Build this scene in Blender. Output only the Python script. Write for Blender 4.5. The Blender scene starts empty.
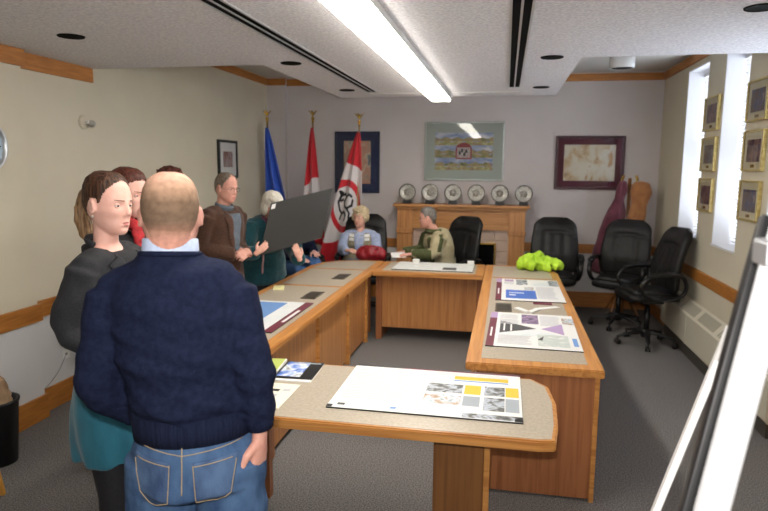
import bpy, bmesh, math, random
from math import sin, cos, pi, radians, exp, sqrt, atan2
from mathutils import Vector, Matrix, noise
from mathutils.bvhtree import BVHTree
random.seed(7)
S = bpy.context.scene
COL = S.collection
V = Vector

# ------------------------------------------------------------------ materials
def lin(c):
    return tuple((x/12.92 if x <= .04045 else ((x+.055)/1.055)**2.4) for x in [k/255 for k in c]) + (1,)

def mat(name, c1, c2=None, scale=(20, 20, 20), rough=.6, metal=0, bump=0, bscale=None, detail=4, spec=.5,
        sheen=0, coat=0, c3=None, lo=.35, hi=.65, dist=0, emit=None, estr=0):
    m = bpy.data.materials.new(name); m.use_nodes = True
    nt = m.node_tree; N = nt.nodes; L = nt.links; b = N['Principled BSDF']
    b.inputs['Base Color'].default_value = lin(c1); b.inputs['Roughness'].default_value = rough
    b.inputs['Metallic'].default_value = metal; b.inputs['Specular IOR Level'].default_value = spec
    if sheen: b.inputs['Sheen Weight'].default_value = sheen
    if coat: b.inputs['Coat Weight'].default_value = coat; b.inputs['Coat Roughness'].default_value = .15
    if emit: b.inputs['Emission Color'].default_value = lin(emit); b.inputs['Emission Strength'].default_value = estr
    tc = N.new('ShaderNodeTexCoord')
    def nz(sc, det, d=0):
        mp = N.new('ShaderNodeMapping'); mp.inputs['Scale'].default_value = sc; L.new(tc.outputs['Object'], mp.inputs[0])
        n = N.new('ShaderNodeTexNoise'); n.inputs['Scale'].default_value = 1; n.inputs['Detail'].default_value = det
        n.inputs['Distortion'].default_value = d
        L.new(mp.outputs[0], n.inputs['Vector']); return n
    if c2:
        n = nz(scale, detail, dist); r = N.new('ShaderNodeValToRGB')
        r.color_ramp.elements[0].position = lo; r.color_ramp.elements[0].color = lin(c1)
        r.color_ramp.elements[1].position = hi; r.color_ramp.elements[1].color = lin(c2)
        if c3:
            e = r.color_ramp.elements.new((lo+hi)/2); e.color = lin(c3)
        L.new(n.outputs['Fac'], r.inputs[0]); L.new(r.outputs[0], b.inputs['Base Color'])
    if bump:
        n = nz(bscale or scale, 3); bp = N.new('ShaderNodeBump'); bp.inputs['Strength'].default_value = bump
        bp.inputs['Distance'].default_value = .01
        L.new(n.outputs['Fac'], bp.inputs['Height']); L.new(bp.outputs[0], b.inputs['Normal'])
    return m

def paint_mat(name, cols, scale=(9, 9, 9), detail=6, rough=.5, dist=.6):
    """loose painted or photographed picture: noise through a many-stop ramp"""
    m = bpy.data.materials.new(name); m.use_nodes = True
    nt = m.node_tree; N = nt.nodes; L = nt.links; b = N['Principled BSDF']; b.inputs['Roughness'].default_value = rough
    tc = N.new('ShaderNodeTexCoord'); mp = N.new('ShaderNodeMapping'); mp.inputs['Scale'].default_value = scale
    n = N.new('ShaderNodeTexNoise'); n.inputs['Scale'].default_value = 1; n.inputs['Detail'].default_value = detail; n.inputs['Distortion'].default_value = dist
    r = N.new('ShaderNodeValToRGB'); e = r.color_ramp.elements
    k = len(cols)
    for i, c in enumerate(cols):
        p = .3 + .4*i/(k-1)
        if i == 0: e[0].position = p; e[0].color = lin(c)
        elif i == k-1: e[-1].position = p; e[-1].color = lin(c)
        else: q = e.new(p); q.color = lin(c)
    L.new(tc.outputs['Object'], mp.inputs[0]); L.new(mp.outputs[0], n.inputs['Vector']); L.new(n.outputs['Fac'], r.inputs[0]); L.new(r.outputs[0], b.inputs['Base Color'])
    return m

def oak(name, axis, base=(176, 118, 58), dark=(146, 90, 38), rough=.42):
    sc = {'x': (1.6, 34, 34), 'y': (34, 1.6, 34), 'z': (34, 34, 1.6)}[axis]
    return mat(name, dark, base, scale=sc, rough=rough, lo=.32, hi=.6, detail=6, dist=.9, bump=.04, bscale=sc, coat=.15)

M = {}
M['oak_x'] = oak('oak_grain_x', 'x', (190, 134, 76), (164, 108, 56)); M['oak_y'] = oak('oak_grain_y', 'y'); M['oak_z'] = oak('oak_grain_z', 'z', (164, 106, 66), (138, 84, 50))
M['oak_edge'] = oak('oak_edge_light', 'x', (196, 138, 74), (166, 108, 52)); M['oak_edge_y'] = oak('oak_edge_light_y', 'y', (200, 140, 74), (172, 112, 54))
M['oak_panel'] = oak('oak_panel_light', 'z', (196, 138, 82), (170, 112, 62))
M['oak_dark'] = oak('oak_dark', 'z', (128, 84, 42), (104, 66, 32))
M['trim'] = mat('trim_oak', (156, 98, 40), (180, 118, 52), scale=(6, 6, 60), rough=.45)
M['laminate'] = mat('laminate', (166, 155, 138), (180, 169, 151), scale=(70, 70, 70), rough=.42, detail=5)
M['wall'] = mat('wall_paint', (205, 197, 176), (209, 201, 180), scale=(3, 3, 3), rough=.75, bump=.03, bscale=(120, 120, 120))
M['reveal'] = mat('white_paint', (225, 225, 228), rough=.6)
M['ceil'] = mat('stipple_ceiling', (206, 206, 212), (234, 233, 236), scale=(60, 60, 60), rough=.9, bump=.4, bscale=(75, 75, 75), detail=3)
M['ceil_plain'] = mat('ceiling_paint', (205, 203, 198), rough=.8)
M['carpet'] = mat('carpet', (85, 83, 82), (138, 135, 133), scale=(130, 130, 130), rough=.97, bump=.5, bscale=(170, 170, 170), lo=.38, hi=.62, spec=.1, detail=5)
M['white'] = mat('white_plastic', (228, 228, 225), rough=.4)
M['white_metal'] = mat('white_enamel', (215, 212, 200), rough=.35)
M['cream_metal'] = mat('heater_enamel', (206, 200, 182), rough=.4)
M['black'] = mat('black_plastic', (18, 18, 20), rough=.4)
M['void'] = mat('dark_opening', (10, 10, 12), rough=.9, spec=.1)
M['alu'] = mat('brushed_aluminium', (205, 208, 212), rough=.38, metal=.85)
M['leather'] = mat('black_leather', (17, 17, 18), (26, 26, 27), scale=(30, 30, 30), rough=.5, bump=.12, bscale=(90, 90, 90), spec=.35)
M['gold'] = mat('gold_frame', (208, 190, 128), (184, 162, 98), scale=(40, 40, 40), rough=.35, metal=.3)
M['brass'] = mat('brass', (214, 176, 84), rough=.25, metal=.9)
M['silver'] = mat('silver_plate', (196, 194, 186), (150, 146, 138), scale=(40, 40, 40), rough=.35, metal=.25)
M['paper'] = mat('paper', (232, 232, 230), rough=.55)
M['glass'] = None

def glass_mat():
    m = bpy.data.materials.new('picture_glass'); m.use_nodes = True; nt = m.node_tree; N = nt.nodes; L = nt.links
    N.clear(); o = N.new('ShaderNodeOutputMaterial'); t = N.new('ShaderNodeBsdfTransparent'); g = N.new('ShaderNodeBsdfGlossy')
    g.inputs['Roughness'].default_value = .02; f = N.new('ShaderNodeFresnel'); f.inputs['IOR'].default_value = 1.5
    x = N.new('ShaderNodeMixShader'); L.new(f.outputs[0], x.inputs[0]); L.new(t.outputs[0], x.inputs[1]); L.new(g.outputs[0], x.inputs[2]); L.new(x.outputs[0], o.inputs[0])
    return m
M['glass'] = glass_mat()

def emis(name, c, s):
    m = bpy.data.materials.new(name); m.use_nodes = True; b = m.node_tree.nodes['Principled BSDF']
    b.inputs['Base Color'].default_value = lin(c); b.inputs['Emission Color'].default_value = lin(c); b.inputs['Emission Strength'].default_value = s
    return m

# ------------------------------------------------------------------ object helpers
def link(name, me, parent=None):
    o = bpy.data.objects.new(name, me); COL.objects.link(o)
    if parent: o.parent = parent
    return o

def obj(name, bm, m, parent=None, smooth=False, loc=None, rot=None):
    me = bpy.data.meshes.new(name)
    bmesh.ops.recalc_face_normals(bm, faces=bm.faces[:])
    bm.to_mesh(me); bm.free()
    for x in (m if isinstance(m, (list, tuple)) else [m]): me.materials.append(x)
    if smooth:
        for p in me.polygons: p.use_smooth = True
    o = link(name, me, parent)
    if loc: o.location = loc
    if rot: o.rotation_euler = rot
    return o

def tag(o, label=None, cat=None, group=None, kind=None):
    if label: o['label'] = label
    if cat: o['category'] = cat
    if group: o['group'] = group
    if kind: o['kind'] = kind
    return o

def thing(name, label, cat, loc=(0, 0, 0), rz=0, group=None):
    o = bpy.data.objects.new(name, None); COL.objects.link(o); o.empty_display_size = .1
    o.location = loc; o.rotation_euler = (0, 0, rz)
    return tag(o, label, cat, group)

def struct(name, bm, m, parent=None, smooth=False):
    o = obj(name, bm, m, parent, smooth)
    if not parent: o['kind'] = 'structure'
    return o

def copy_tree(root, loc, rz, label, group=None):
    r = root.copy(); COL.objects.link(r); r.location = loc; r.rotation_euler = (0, 0, rz); r['label'] = label
    if group: r['group'] = group
    for ch in list(root.children):
        c = ch.copy(); COL.objects.link(c); c.parent = r
        for g in list(ch.children):
            d = g.copy(); COL.objects.link(d); d.parent = c
    return r

def BM(): return bmesh.new()

def box(bm, lo, hi, bev=0, mi=0):
    lo = V(lo); hi = V(hi); c = (lo+hi)/2; s = hi-lo
    t = bmesh.new()
    bmesh.ops.create_cube(t, size=1, matrix=Matrix.Translation(c) @ Matrix.Diagonal((*s, 1)))
    if bev: bmesh.ops.bevel(t, geom=t.edges[:], offset=bev, segments=2, affect='EDGES', profile=.6)
    for f in t.faces: f.material_index = mi
    merge(bm, t)
    return bm

def merge(bm, t, mtx=None):
    if mtx: t.transform(mtx)
    me = bpy.data.meshes.new('tmp'); t.to_mesh(me); t.free(); bm.from_mesh(me); bpy.data.meshes.remove(me)

def prism(bm, pts, z0, z1, bev=0, mi=0):
    t = bmesh.new()
    vs = [t.verts.new((x, y, z0)) for x, y in pts]
    f = t.faces.new(vs); r = bmesh.ops.extrude_face_region(t, geom=[f])
    for v in [e for e in r['geom'] if isinstance(e, bmesh.types.BMVert)]: v.co.z = z1
    bmesh.ops.recalc_face_normals(t, faces=t.faces[:])
    if bev: bmesh.ops.bevel(t, geom=t.edges[:], offset=bev, segments=2, affect='EDGES')
    for f in t.faces: f.material_index = mi
    merge(bm, t); return bm

def frame_axes(t, hint):
    t = V(t).normalized(); h = V(hint); a = h - t*h.dot(t)
    if a.length < 1e-4: a = V((0, 1, 0)) - t*t.y
    if a.length < 1e-4: a = V((1, 0, 0))
    a.normalize(); return a, t.cross(a)

def tube(bm, secs, hint=(1, 0, 0), n=16, cap=.6, power=2.0):
    """closed loft of elliptic rings; secs = [(pos, rx, ry)], rounded ends"""
    P = [V(s[0]) for s in secs]; k = len(P)
    rings = []
    T = []
    for i in range(k):
        d = P[min(i+1, k-1)] - P[max(i-1, 0)]
        T.append(d.normalized() if d.length > 1e-6 else V((0, 0, 1)))
    allr = []
    def add(c, t, rx, ry):
        a, b = frame_axes(t, hint)
        r = []
        for j in range(n):
            th = 2*pi*j/n; cx, sx = cos(th), sin(th)
            if power != 2: cx = math.copysign(abs(cx)**(2/power), cx); sx = math.copysign(abs(sx)**(2/power), sx)
            r.append(bm.verts.new(c + a*rx*cx + b*ry*sx))
        allr.append(r)
    if cap:
        e = min(secs[0][1], secs[0][2])*cap
        add(P[0]-T[0]*e, T[0], secs[0][1]*.35, secs[0][2]*.35); add(P[0]-T[0]*e*.7, T[0], secs[0][1]*.75, secs[0][2]*.75)
    for i in range(k): add(P[i], T[i], secs[i][1], secs[i][2])
    if cap:
        e = min(secs[-1][1], secs[-1][2])*cap
        add(P[-1]+T[-1]*e*.7, T[-1], secs[-1][1]*.75, secs[-1][2]*.75); add(P[-1]+T[-1]*e, T[-1], secs[-1][1]*.35, secs[-1][2]*.35)
    for r0, r1 in zip(allr, allr[1:]):
        for j in range(n): bm.faces.new((r0[j], r0[(j+1) % n], r1[(j+1) % n], r1[j]))
    bm.faces.new(allr[0][::-1]); bm.faces.new(allr[-1])
    return bm

def spline(pts, per=6, closed=False):
    P = [V(p) for p in pts]; n = len(P); out = []
    rng = n if closed else n-1
    for i in range(rng):
        p0 = P[(i-1) % n] if closed or i > 0 else P[0]; p1 = P[i]; p2 = P[(i+1) % n]; p3 = P[(i+2) % n] if closed or i+2 < n else P[-1]
        for s in range(per):
            t = s/per
            out.append(.5*((2*p1)+(-p0+p2)*t+(2*p0-5*p1+4*p2-p3)*t*t+(-p0+3*p1-3*p2+p3)*t**3))
    if not closed: out.append(P[-1])
    return out

def wire(bm, pts, r, n=8, hint=(0, 0, 1), ry=None, cap=.5, per=6, straight=False):
    ps = [V(p) for p in pts] if straight else spline(pts, per)
    return tube(bm, [(p, r, ry or r) for p in ps], hint, n, cap)

def cyl(bm, c, r, h, n=24, r2=None, axis='z', mi=0, bev=0):
    t = bmesh.new()
    bmesh.ops.create_cone(t, cap_ends=True, segments=n, radius1=r, radius2=r if r2 is None else r2, depth=h)
    if bev: bmesh.ops.bevel(t, geom=[e for e in t.edges if len(e.link_faces) == 2 and any(len(f.verts) > 4 for f in e.link_faces)], offset=bev, segments=2, affect='EDGES')
    R = {'z': Matrix.Identity(4), 'y': Matrix.Rotation(pi/2, 4, 'X'), 'x': Matrix.Rotation(pi/2, 4, 'Y')}[axis]
    for f in t.faces: f.material_index = mi
    merge(bm, t, Matrix.Translation(V(c)) @ R); return bm

def lathe(bm, prof, n=32, mtx=None, mi=0, ring=False):
    """prof = [(r,z)]"""
    t = bmesh.new(); rings = []
    for r, z in prof: rings.append([t.verts.new((max(r, 1e-4)*cos(2*pi*j/n), max(r, 1e-4)*sin(2*pi*j/n), z)) for j in range(n)])
    for a, b in zip(rings, rings[1:]):
        for j in range(n): t.faces.new((a[j], a[(j+1) % n], b[(j+1) % n], b[j]))
    if ring:
        for j in range(n): t.faces.new((rings[-1][j], rings[-1][(j+1) % n], rings[0][(j+1) % n], rings[0][j]))
    else: t.faces.new(rings[0][::-1]); t.faces.new(rings[-1])
    for f in t.faces: f.material_index = mi
    merge(bm, t, mtx); return bm

def ell(bm, c, r, rot=None, seg=20):
    t = bmesh.new(); bmesh.ops.create_uvsphere(t, u_segments=seg, v_segments=seg//2+2, radius=1)
    R = rot.to_4x4() if rot else Matrix.Identity(4)
    merge(bm, t, Matrix.Translation(V(c)) @ R @ Matrix.Diagonal((*V(r), 1))); return bm

def remeshed(name, bm, m, parent, voxel=.006, sm=4, fac=.5, disp=None):
    """fuse overlapping closed pieces into one continuous surface"""
    bmesh.ops.recalc_face_normals(bm, faces=bm.faces[:])
    me = bpy.data.meshes.new('raw'); bm.to_mesh(me); bm.free()
    t = link('raw', me)
    r = t.modifiers.new('r', 'REMESH'); r.mode = 'VOXEL'; r.voxel_size = voxel
    if sm: s = t.modifiers.new('s', 'SMOOTH'); s.factor = fac; s.iterations = sm
    dg = bpy.context.evaluated_depsgraph_get(); dg.update()
    me2 = bpy.data.meshes.new_from_object(t.evaluated_get(dg))
    bpy.data.objects.remove(t); bpy.data.meshes.remove(me)
    if disp:
        ns = [v.normal.copy() for v in me2.vertices]
        for v, nn in zip(me2.vertices, ns): v.co = disp(v.co.copy(), nn)
    me2.name = name
    me2.materials.clear()
    for x in (m if isinstance(m, (list, tuple)) else [m]): me2.materials.append(x)
    for p in me2.polygons: p.use_smooth = True; p.material_index = 0
    return link(name, me2, parent)

def bvh(o):
    me = o.data; return BVHTree.FromPolygons([v.co for v in me.vertices], [p.vertices for p in me.polygons])

def patch(name, target, corners, m, parent, D=(0, 1, 0), O=(0, -1, 0), U=(1, 0, 0), W=(0, 0, 1), n=(10, 12), off=.003, th=.002, tree=None, ell_=False):
    """a piece of cloth laid on target: bilinear quad in plane (O,U,W) shot along D"""
    T = tree or bvh(target); D = V(D).normalized(); U = V(U); W = V(W); O = V(O)
    a, b, c, d = [V((*p, 0)) for p in corners]
    bm = BM(); G = []
    last = None
    for j in range(n[1]+1):
        row = []
        for i in range(n[0]+1):
            u = i/n[0]; v = j/n[1]
            p = (a*(1-u)+b*u)*(1-v)+(d*(1-u)+c*u)*v
            if ell_:
                cx = (a+b+c+d)*.25; uu = 2*u-1; vv = 2*v-1; p = cx+V(((b.x-a.x)*.5*uu*sqrt(1-vv*vv*.5), (d.y-a.y)*.5*vv*sqrt(1-uu*uu*.5), 0))
            q = O+U*p.x+W*p.y
            h = T.ray_cast(q, D, 3)
            if h[0] is None: co = (last if last else q+D*.9)
            else: co = h[0]-D*off; last = co
            row.append(bm.verts.new(co))
        G.append(row)
    for j in range(n[1]):
        for i in range(n[0]): bm.faces.new((G[j][i], G[j][i+1], G[j+1][i+1], G[j+1][i]))
    bmesh.ops.recalc_face_normals(bm, faces=bm.faces[:])
    r = bmesh.ops.extrude_face_region(bm, geom=bm.faces[:])
    for v in [e for e in r['geom'] if isinstance(e, bmesh.types.BMVert)]: v.co += D*th*2
    return obj(name, bm, m, parent, True)

def seam(bm, T, pts, D=(0, 1, 0), O=(0, -1, 0), U=(1, 0, 0), W=(0, 0, 1), r=.0016, off=.0035, k=10):
    D = V(D).normalized(); out = []
    for a, b in zip(pts, pts[1:]):
        for i in range(k):
            t = i/k; x = a[0]*(1-t)+b[0]*t; z = a[1]*(1-t)+b[1]*t
            h = T.ray_cast(V(O)+V(U)*x+V(W)*z, D, 3)
            if h[0]: out.append(h[0]-D*off)
    if len(out) > 2: tube(bm, [(p, r, r) for p in out], (0, 1, 0), 6, 0)

# ------------------------------------------------------------------ camera and render settings
CAM = (0, 0, 1.78)
cd = bpy.data.cameras.new('camera'); cam = bpy.data.objects.new('camera', cd); COL.objects.link(cam)
cd.sensor_width = 36; cd.lens = 620/768*36; cd.clip_start = .05
cd.dof.use_dof = True; cd.dof.focus_distance = 2.6; cd.dof.aperture_fstop = 3.4
ya, pi_, ro = radians(11.0), radians(8.15), radians(.5)
fwd = V((-sin(ya)*cos(pi_), cos(ya)*cos(pi_), -sin(pi_))); rt = V((cos(ya), sin(ya), 0)); up = rt.cross(fwd)
r2 = rt*cos(ro) + up*sin(ro); u2 = up*cos(ro) - rt*sin(ro)
cam.matrix_world = Matrix.Translation(V(CAM)) @ Matrix((r2, u2, -fwd)).transposed().to_4x4()
S.camera = cam
S.view_settings.view_transform = 'Standard'; S.view_settings.look = 'None'; S.view_settings.gamma = 1; S.view_settings.use_curve_mapping = False
S.view_settings.exposure = 0.62
try:
    S.cycles.use_denoising = True; S.cycles.max_bounces = 6; S.cycles.diffuse_bounces = 4; S.cycles.transparent_max_bounces = 8
    S.cycles.sample_clamp_indirect = 4
except Exception: pass

w = bpy.data.worlds.new('sky'); S.world = w; w.use_nodes = True
bg = w.node_tree.nodes['Background']; bg.inputs[0].default_value = (.80, .88, 1, 1); bg.inputs[1].default_value = 10

fl = bpy.data.lights.new('camera_flash', 'AREA'); fl.shape = 'RECTANGLE'; fl.size = .07; fl.size_y = .04; fl.energy = 30; fl.color = (1, .96, .92)
fo = bpy.data.objects.new('camera_flash', fl); COL.objects.link(fo); fo.matrix_world = Matrix.Translation((-.02, -.02, 1.90)) @ cam.matrix_world.to_3x3().to_4x4()
# ------------------------------------------------------------------ room shell
XL, XR, YB, YN = -3.22, 1.85, 8.25, -1.6
ZC, ZD = 2.96, 2.52
WT = .28
struct('floor', box(BM(), (XL-.2, YN-.2, -.1), (XR+.4, YB+.2, 0)), M['carpet'])
struct('wall_left', box(BM(), (XL-.2, YN-.2, 0), (XL, YB+.2, ZC+.1)), M['wall'])
struct('wall_back', box(BM(), (XL, YB, 0), (XR+WT, YB+.2, ZC+.1)), mat('back_wall_paint', (204, 197, 196), (208, 201, 200), scale=(3, 3, 3), rough=.75))
struct('wall_near', box(BM(), (XL, YN-.2, 0), (XR+WT, YN, ZC+.1)), M['wall'])
struct('ceiling', box(BM(), (XL, YN, ZC), (XR+WT, YB, ZC+.1)), M['ceil_plain'])
b = BM()
prism(b, [(XL, YN), (XR, YN), (XR, 4.49), (.47, 4.49), (.47, 6.73), (-1.8, 6.73), (-1.8, 4.49), (XL, 4.49)], ZD, ZC)
struct('ceiling_dropped', b, M['ceil'])
struct('wall_column', box(BM(), (XL, .2, 0), (XL+.07, 3.66, ZD)), M['wall'])
struct('wall_corner', box(BM(), (XL, YB-.1, 0), (-2.97, YB, ZC)), bpy.data.materials['back_wall_paint'])
# right wall with three deep window recesses
wins = [(3.62, 4.92), (5.47, 6.06), (6.52, 7.22)]; WZ0, WZ1 = 1.10, 2.80
b = BM()
ys = [YN-.2] + [k for q in wins for k in q] + [YB+.2]
for i in range(0, len(ys), 2): box(b, (XR, ys[i], 0), (XR+WT, ys[i+1], ZC+.1))
for y0, y1 in wins:
    z1 = ZD-.02 if y1 < 4.95 else WZ1
    box(b, (XR, y0, 0), (XR+WT, y1, WZ0)); box(b, (XR, y0, z1), (XR+WT, y1, ZC+.1))
struct('wall_right', b, M['wall'])
pane = bpy.data.materials.new('window_glass'); pane.use_nodes = True
pb = pane.node_tree.nodes['Principled BSDF']; pb.inputs['Transmission Weight'].default_value = 1; pb.inputs['Roughness'].default_value = 0; pb.inputs['IOR'].default_value = 1.02
pb.inputs['Base Color'].default_value = (1, 1, 1, 1)
M['blind'] = mat('blind_slat', (240, 240, 240), rough=.45, emit=None)
for i, (y0, y1) in enumerate(wins):
    z1 = ZD-.02 if y1 < 4.95 else WZ1
    b = BM(); t = .012      # painted lining of the recess
    box(b, (XR+.002, y0, WZ0), (XR+WT, y0+t, z1)); box(b, (XR+.002, y1-t, WZ0), (XR+WT, y1, z1)); box(b, (XR-.012, y0, WZ0), (XR+WT, y1, WZ0+.016)); box(b, (XR+.002, y0, z1-t), (XR+WT, y1, z1))
    fr = struct('window_%d' % (i+1), b, M['reveal'])
    b = BM(); x = XR+WT-.05
    for q in ((y0+t, y0+.06), (y1-.06, y1-t)): box(b, (x, q[0], WZ0+.01), (x+.05, q[1], z1-t))
    box(b, (x, y0, WZ0+.01), (x+.05, y1, WZ0+.06)); box(b, (x, y0, z1-.06), (x+.05, y1, z1-t)); box(b, (x, y0, 1.9), (x+.04, y1, 1.94))
    obj('window_frame', b, M['white'], fr)
    obj('pane', box(BM(), (x+.02, y0+.05, WZ0+.05), (x+.026, y1-.05, z1-.05)), pane, fr)
for i, (y0, y1) in enumerate(wins):
    z1 = ZD-.02 if y1 < 4.95 else WZ1
    t = thing('window_blind', ['white slatted blind in the window nearest the camera, at the right edge', 'white slatted blind in the middle window, between the two columns of gold frames', 'white slatted blind deep in the window nearest the back corner'][i], 'blind', (XR+.16, (y0+y1)/2, WZ0+.02), group='window blinds')
    hw = (y1-y0)/2-.03; H = z1-WZ0-.06
    b = BM(); k = int(H/.034)
    for j in range(k):
        z = .02+j*.034; s = bmesh.new(); bmesh.ops.create_cube(s, size=1, matrix=Matrix.Diagonal((.034, hw*2, .0015, 1)))
        merge(b, s, Matrix.Translation((0, 0, z)) @ Matrix.Rotation(radians(40), 4, 'Y'))
    tag(obj('slats', b, M['blind'], t), kind='stuff')
    obj('headrail', box(BM(), (-.02, -hw, H-.03), (.02, hw, H+.01)), M['white'], t)
    for yy in (-hw*.7, hw*.7): obj('cord', cyl(BM(), (0, yy, H/2), .0015, H, 6), M['white'], t)

lowp = mat('lower_wall_paint', (206, 205, 204), (210, 209, 208), scale=(3, 3, 3), rough=.7)
struct('wall_left_lower', box(BM(), (XL, 3.66, .1), (XL+.004, YB-.1, .75)), lowp); struct('wall_column_lower', box(BM(), (XL+.07, .2, .1), (XL+.074, 3.664, .75)), lowp)
struct('wall_back_lower', box(BM(), (-2.97, YB-.004, .1), (XR, YB, .75)), lowp)
# oak trims (setting)
def trimbox(name, lo, hi): struct(name, box(BM(), lo, hi, .004), M['trim'])
T = .022
trimbox('baseboard_left', (XL, 3.66, 0), (XL+T, YB-.1, .17)); trimbox('baseboard_column', (XL+.07, .2, 0), (XL+.07+T, 3.68, .17))
trimbox('baseboard_back', (-2.97, YB-T, 0), (XR, YB, .20)); trimbox('baseboard_right', (XR-T, YN, 0), (XR, YB-T, .14))
trimbox('trim_1', (XL, 3.66, .70), (XL+T, YB-.1, .82)); trimbox('trim_2', (XL+.07, .2, .70), (XL+.07+T, 3.68, .82))
trimbox('trim_3', (-2.97, YB-T, .70), (XR, YB, .82)); trimbox('trim_4', (XR-T, YN, .715), (XR, YB-T, .825))
trimbox('trim_5', (XL, 3.66, 2.41), (XL+T, 4.47, ZD)); trimbox('trim_6', (XL+.07, .2, 2.41), (XL+.07+T, 3.68, ZD))
trimbox('trim_7', (XL, 4.49, 2.85), (XL+T, YB-.1, 2.94)); trimbox('trim_8', (-2.97, YB-T, 2.85), (XR, YB, 2.94)); trimbox('trim_9', (XR-T, 4.49, 2.85), (XR, YB-T, 2.94))
trimbox('trim_10', (XL, YB-.1-T, 2.85), (-2.97+T, YB-.1, 2.94))

# ------------------------------------------------------------------ ceiling fittings
tube_m = emis('lamp_diffuser', (255, 248, 236), 17)
t = thing('ceiling_luminaire', 'long lit white fluorescent box hanging under the textured ceiling', 'ceiling light', (-.70, 4.1, ZD))
obj('housing', box(BM(), (-.105, -2.6, -.008), (.105, 2.58, 0), .004), M['white'], t)
for s_ in (-1, 1): obj('glow_shield', box(BM(), (s_*.101-.003, -2.59, -.038), (s_*.101+.003, 2.575, -.008), .001), M['white'], t)  # opaque lips added to keep the diffuser's side glow off the ceiling
obj('diffuser', box(BM(), (-.097, -2.58, -.056), (.097, 2.57, -.008), .008), tube_m, t)
for xx, y0, y1, lab in ((-1.335, -.5, 6.2, 'black double slot air diffuser left of the fluorescent light'), (.045, -.5, 6.0, 'black double slot air diffuser right of the fluorescent light')):
    t = thing('slot_diffuser', lab, 'air vent', (xx, 0, ZD), group='ceiling slot diffusers')
    b = BM()
    for dx in (-.05, 0, .05): box(b, (dx-.006, y0, -.008), (dx+.006, y1, 0))
    box(b, (-.056, y1-.012, -.008), (.056, y1, 0)); obj('frame', b, M['alu'], t)
    obj('slots', box(BM(), (-.044, y0, -.004), (.044, y1-.01, -.0005)), M['void'], t)
b = BM()
for y in (6.35,): box(b, (-1.4, y, ZD-.006), (.1, y+.02, ZD))
struct('trim_11', b, M['white'])
dl = [(-2.524, 3.345, 'dark recessed downlight above the left wall, nearest the oak trim'), (-1.564, 4.44, 'dark recessed downlight left of the slot diffuser, nearer one'), (-1.559, 6.05, 'dark recessed downlight left of the slot diffuser, farther one'),
      (.274, 4.452, 'dark recessed downlight right of the slot diffuser, nearer one'), (.286, 6.047, 'dark recessed downlight right of the slot diffuser, farther one'), (1.124, 3.253, 'dark recessed downlight at the top right corner')]
for x, y, lab in dl:
    t = thing('recessed_downlight', lab, 'ceiling light', (x, y, ZD), group='unlit recessed downlights')
    lathe(b2 := BM(), [(.062, -.006), (.074, -.006), (.076, 0), (.062, 0)], ring=True); obj('trim_ring', b2, M['void'], t, True)
    obj('lamp_recess', cyl(BM(), (0, 0, -.0025), .061, .004), M['void'], t)
t = thing('surface_downlight', 'white drum light under the high ceiling at the back right', 'ceiling light', (1.14, 7.0, ZC))
lathe(b := BM(), [(.115, -.15), (.125, -.145), (.125, 0), (.1, 0)], ring=True); obj('drum', b, M['white'], t, True)
obj('lamp_recess', cyl(BM(), (0, 0, -.140), .108, .006), M['void'], t)

# left wall fittings
t = thing('wall_clock', 'silver rimmed round wall clock cut by the left edge', 'clock', (XL+.07, 3.315, 1.885))
R = Matrix.Rotation(pi/2, 4, 'Y')
obj('rim', lathe(BM(), [(.13, 0), (.16, 0), (.165, .02), (.155, .035), (.14, .03), (.135, .01)], 40, R, ring=True), M['alu'], t, True)
obj('dial', lathe(BM(), [(.137, .004), (.137, .012)], 40, R), mat('dial', (170, 190, 205), rough=.3), t)
obj('minute_hand', box(BM(), (.013, -.003, 0), (.016, .003, .10)), M['black'], t); obj('hour_hand', box(BM(), (.013, 0, -.003), (.016, .07, .003)), M['black'], t)
for k in range(12): obj('hour_mark', cyl(BM(), (.013, .115*sin(k*pi/6), .115*cos(k*pi/6)), .004, .003, 8, axis='x'), M['black'], t)
t = thing('alarm_strobe', 'small clear and white wall mounted alarm lamp on the left wall', 'alarm', (XL, 4.345, 2.10))
obj('base', lathe(BM(), [(.055, -.004), (.055, .012), (.04, .02)], 24, R), M['wall'], t, True)
b = BM(); ell(b, (.05, .03, -.01), (.035, .03, .028)); obj('lens', b, M['silver'], t, True)
obj('bracket', box(BM(), (.015, -.005, -.012), (.05, .03, .012), .003), M['white'], t)
t = thing('wall_outlet', 'white power outlet low on the left wall behind the teal skirt', 'outlet', (XL, 3.99, .385))
obj('plate', box(BM(), (0, -.037, -.06), (.006, .037, .06), .002), M['white'], t)
for z in (-.025, .025): obj('socket', box(BM(), (.0055, -.012, z-.008), (.007, .012, z+.008)), mat('socket_grey', (120, 118, 112)), t)
b = BM(); wire(b, [(XL+.004, 3.99, .36), (XL+.014, 3.9, .27), (XL+.012, 3.8, .20), (XL+.012, 3.72, .1715)], .003)
tag(obj('cable', b, mat('grey_cable', (150, 150, 150)), None, True), 'thin grey cable hanging from the power outlet on the left wall', 'cable')

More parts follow.
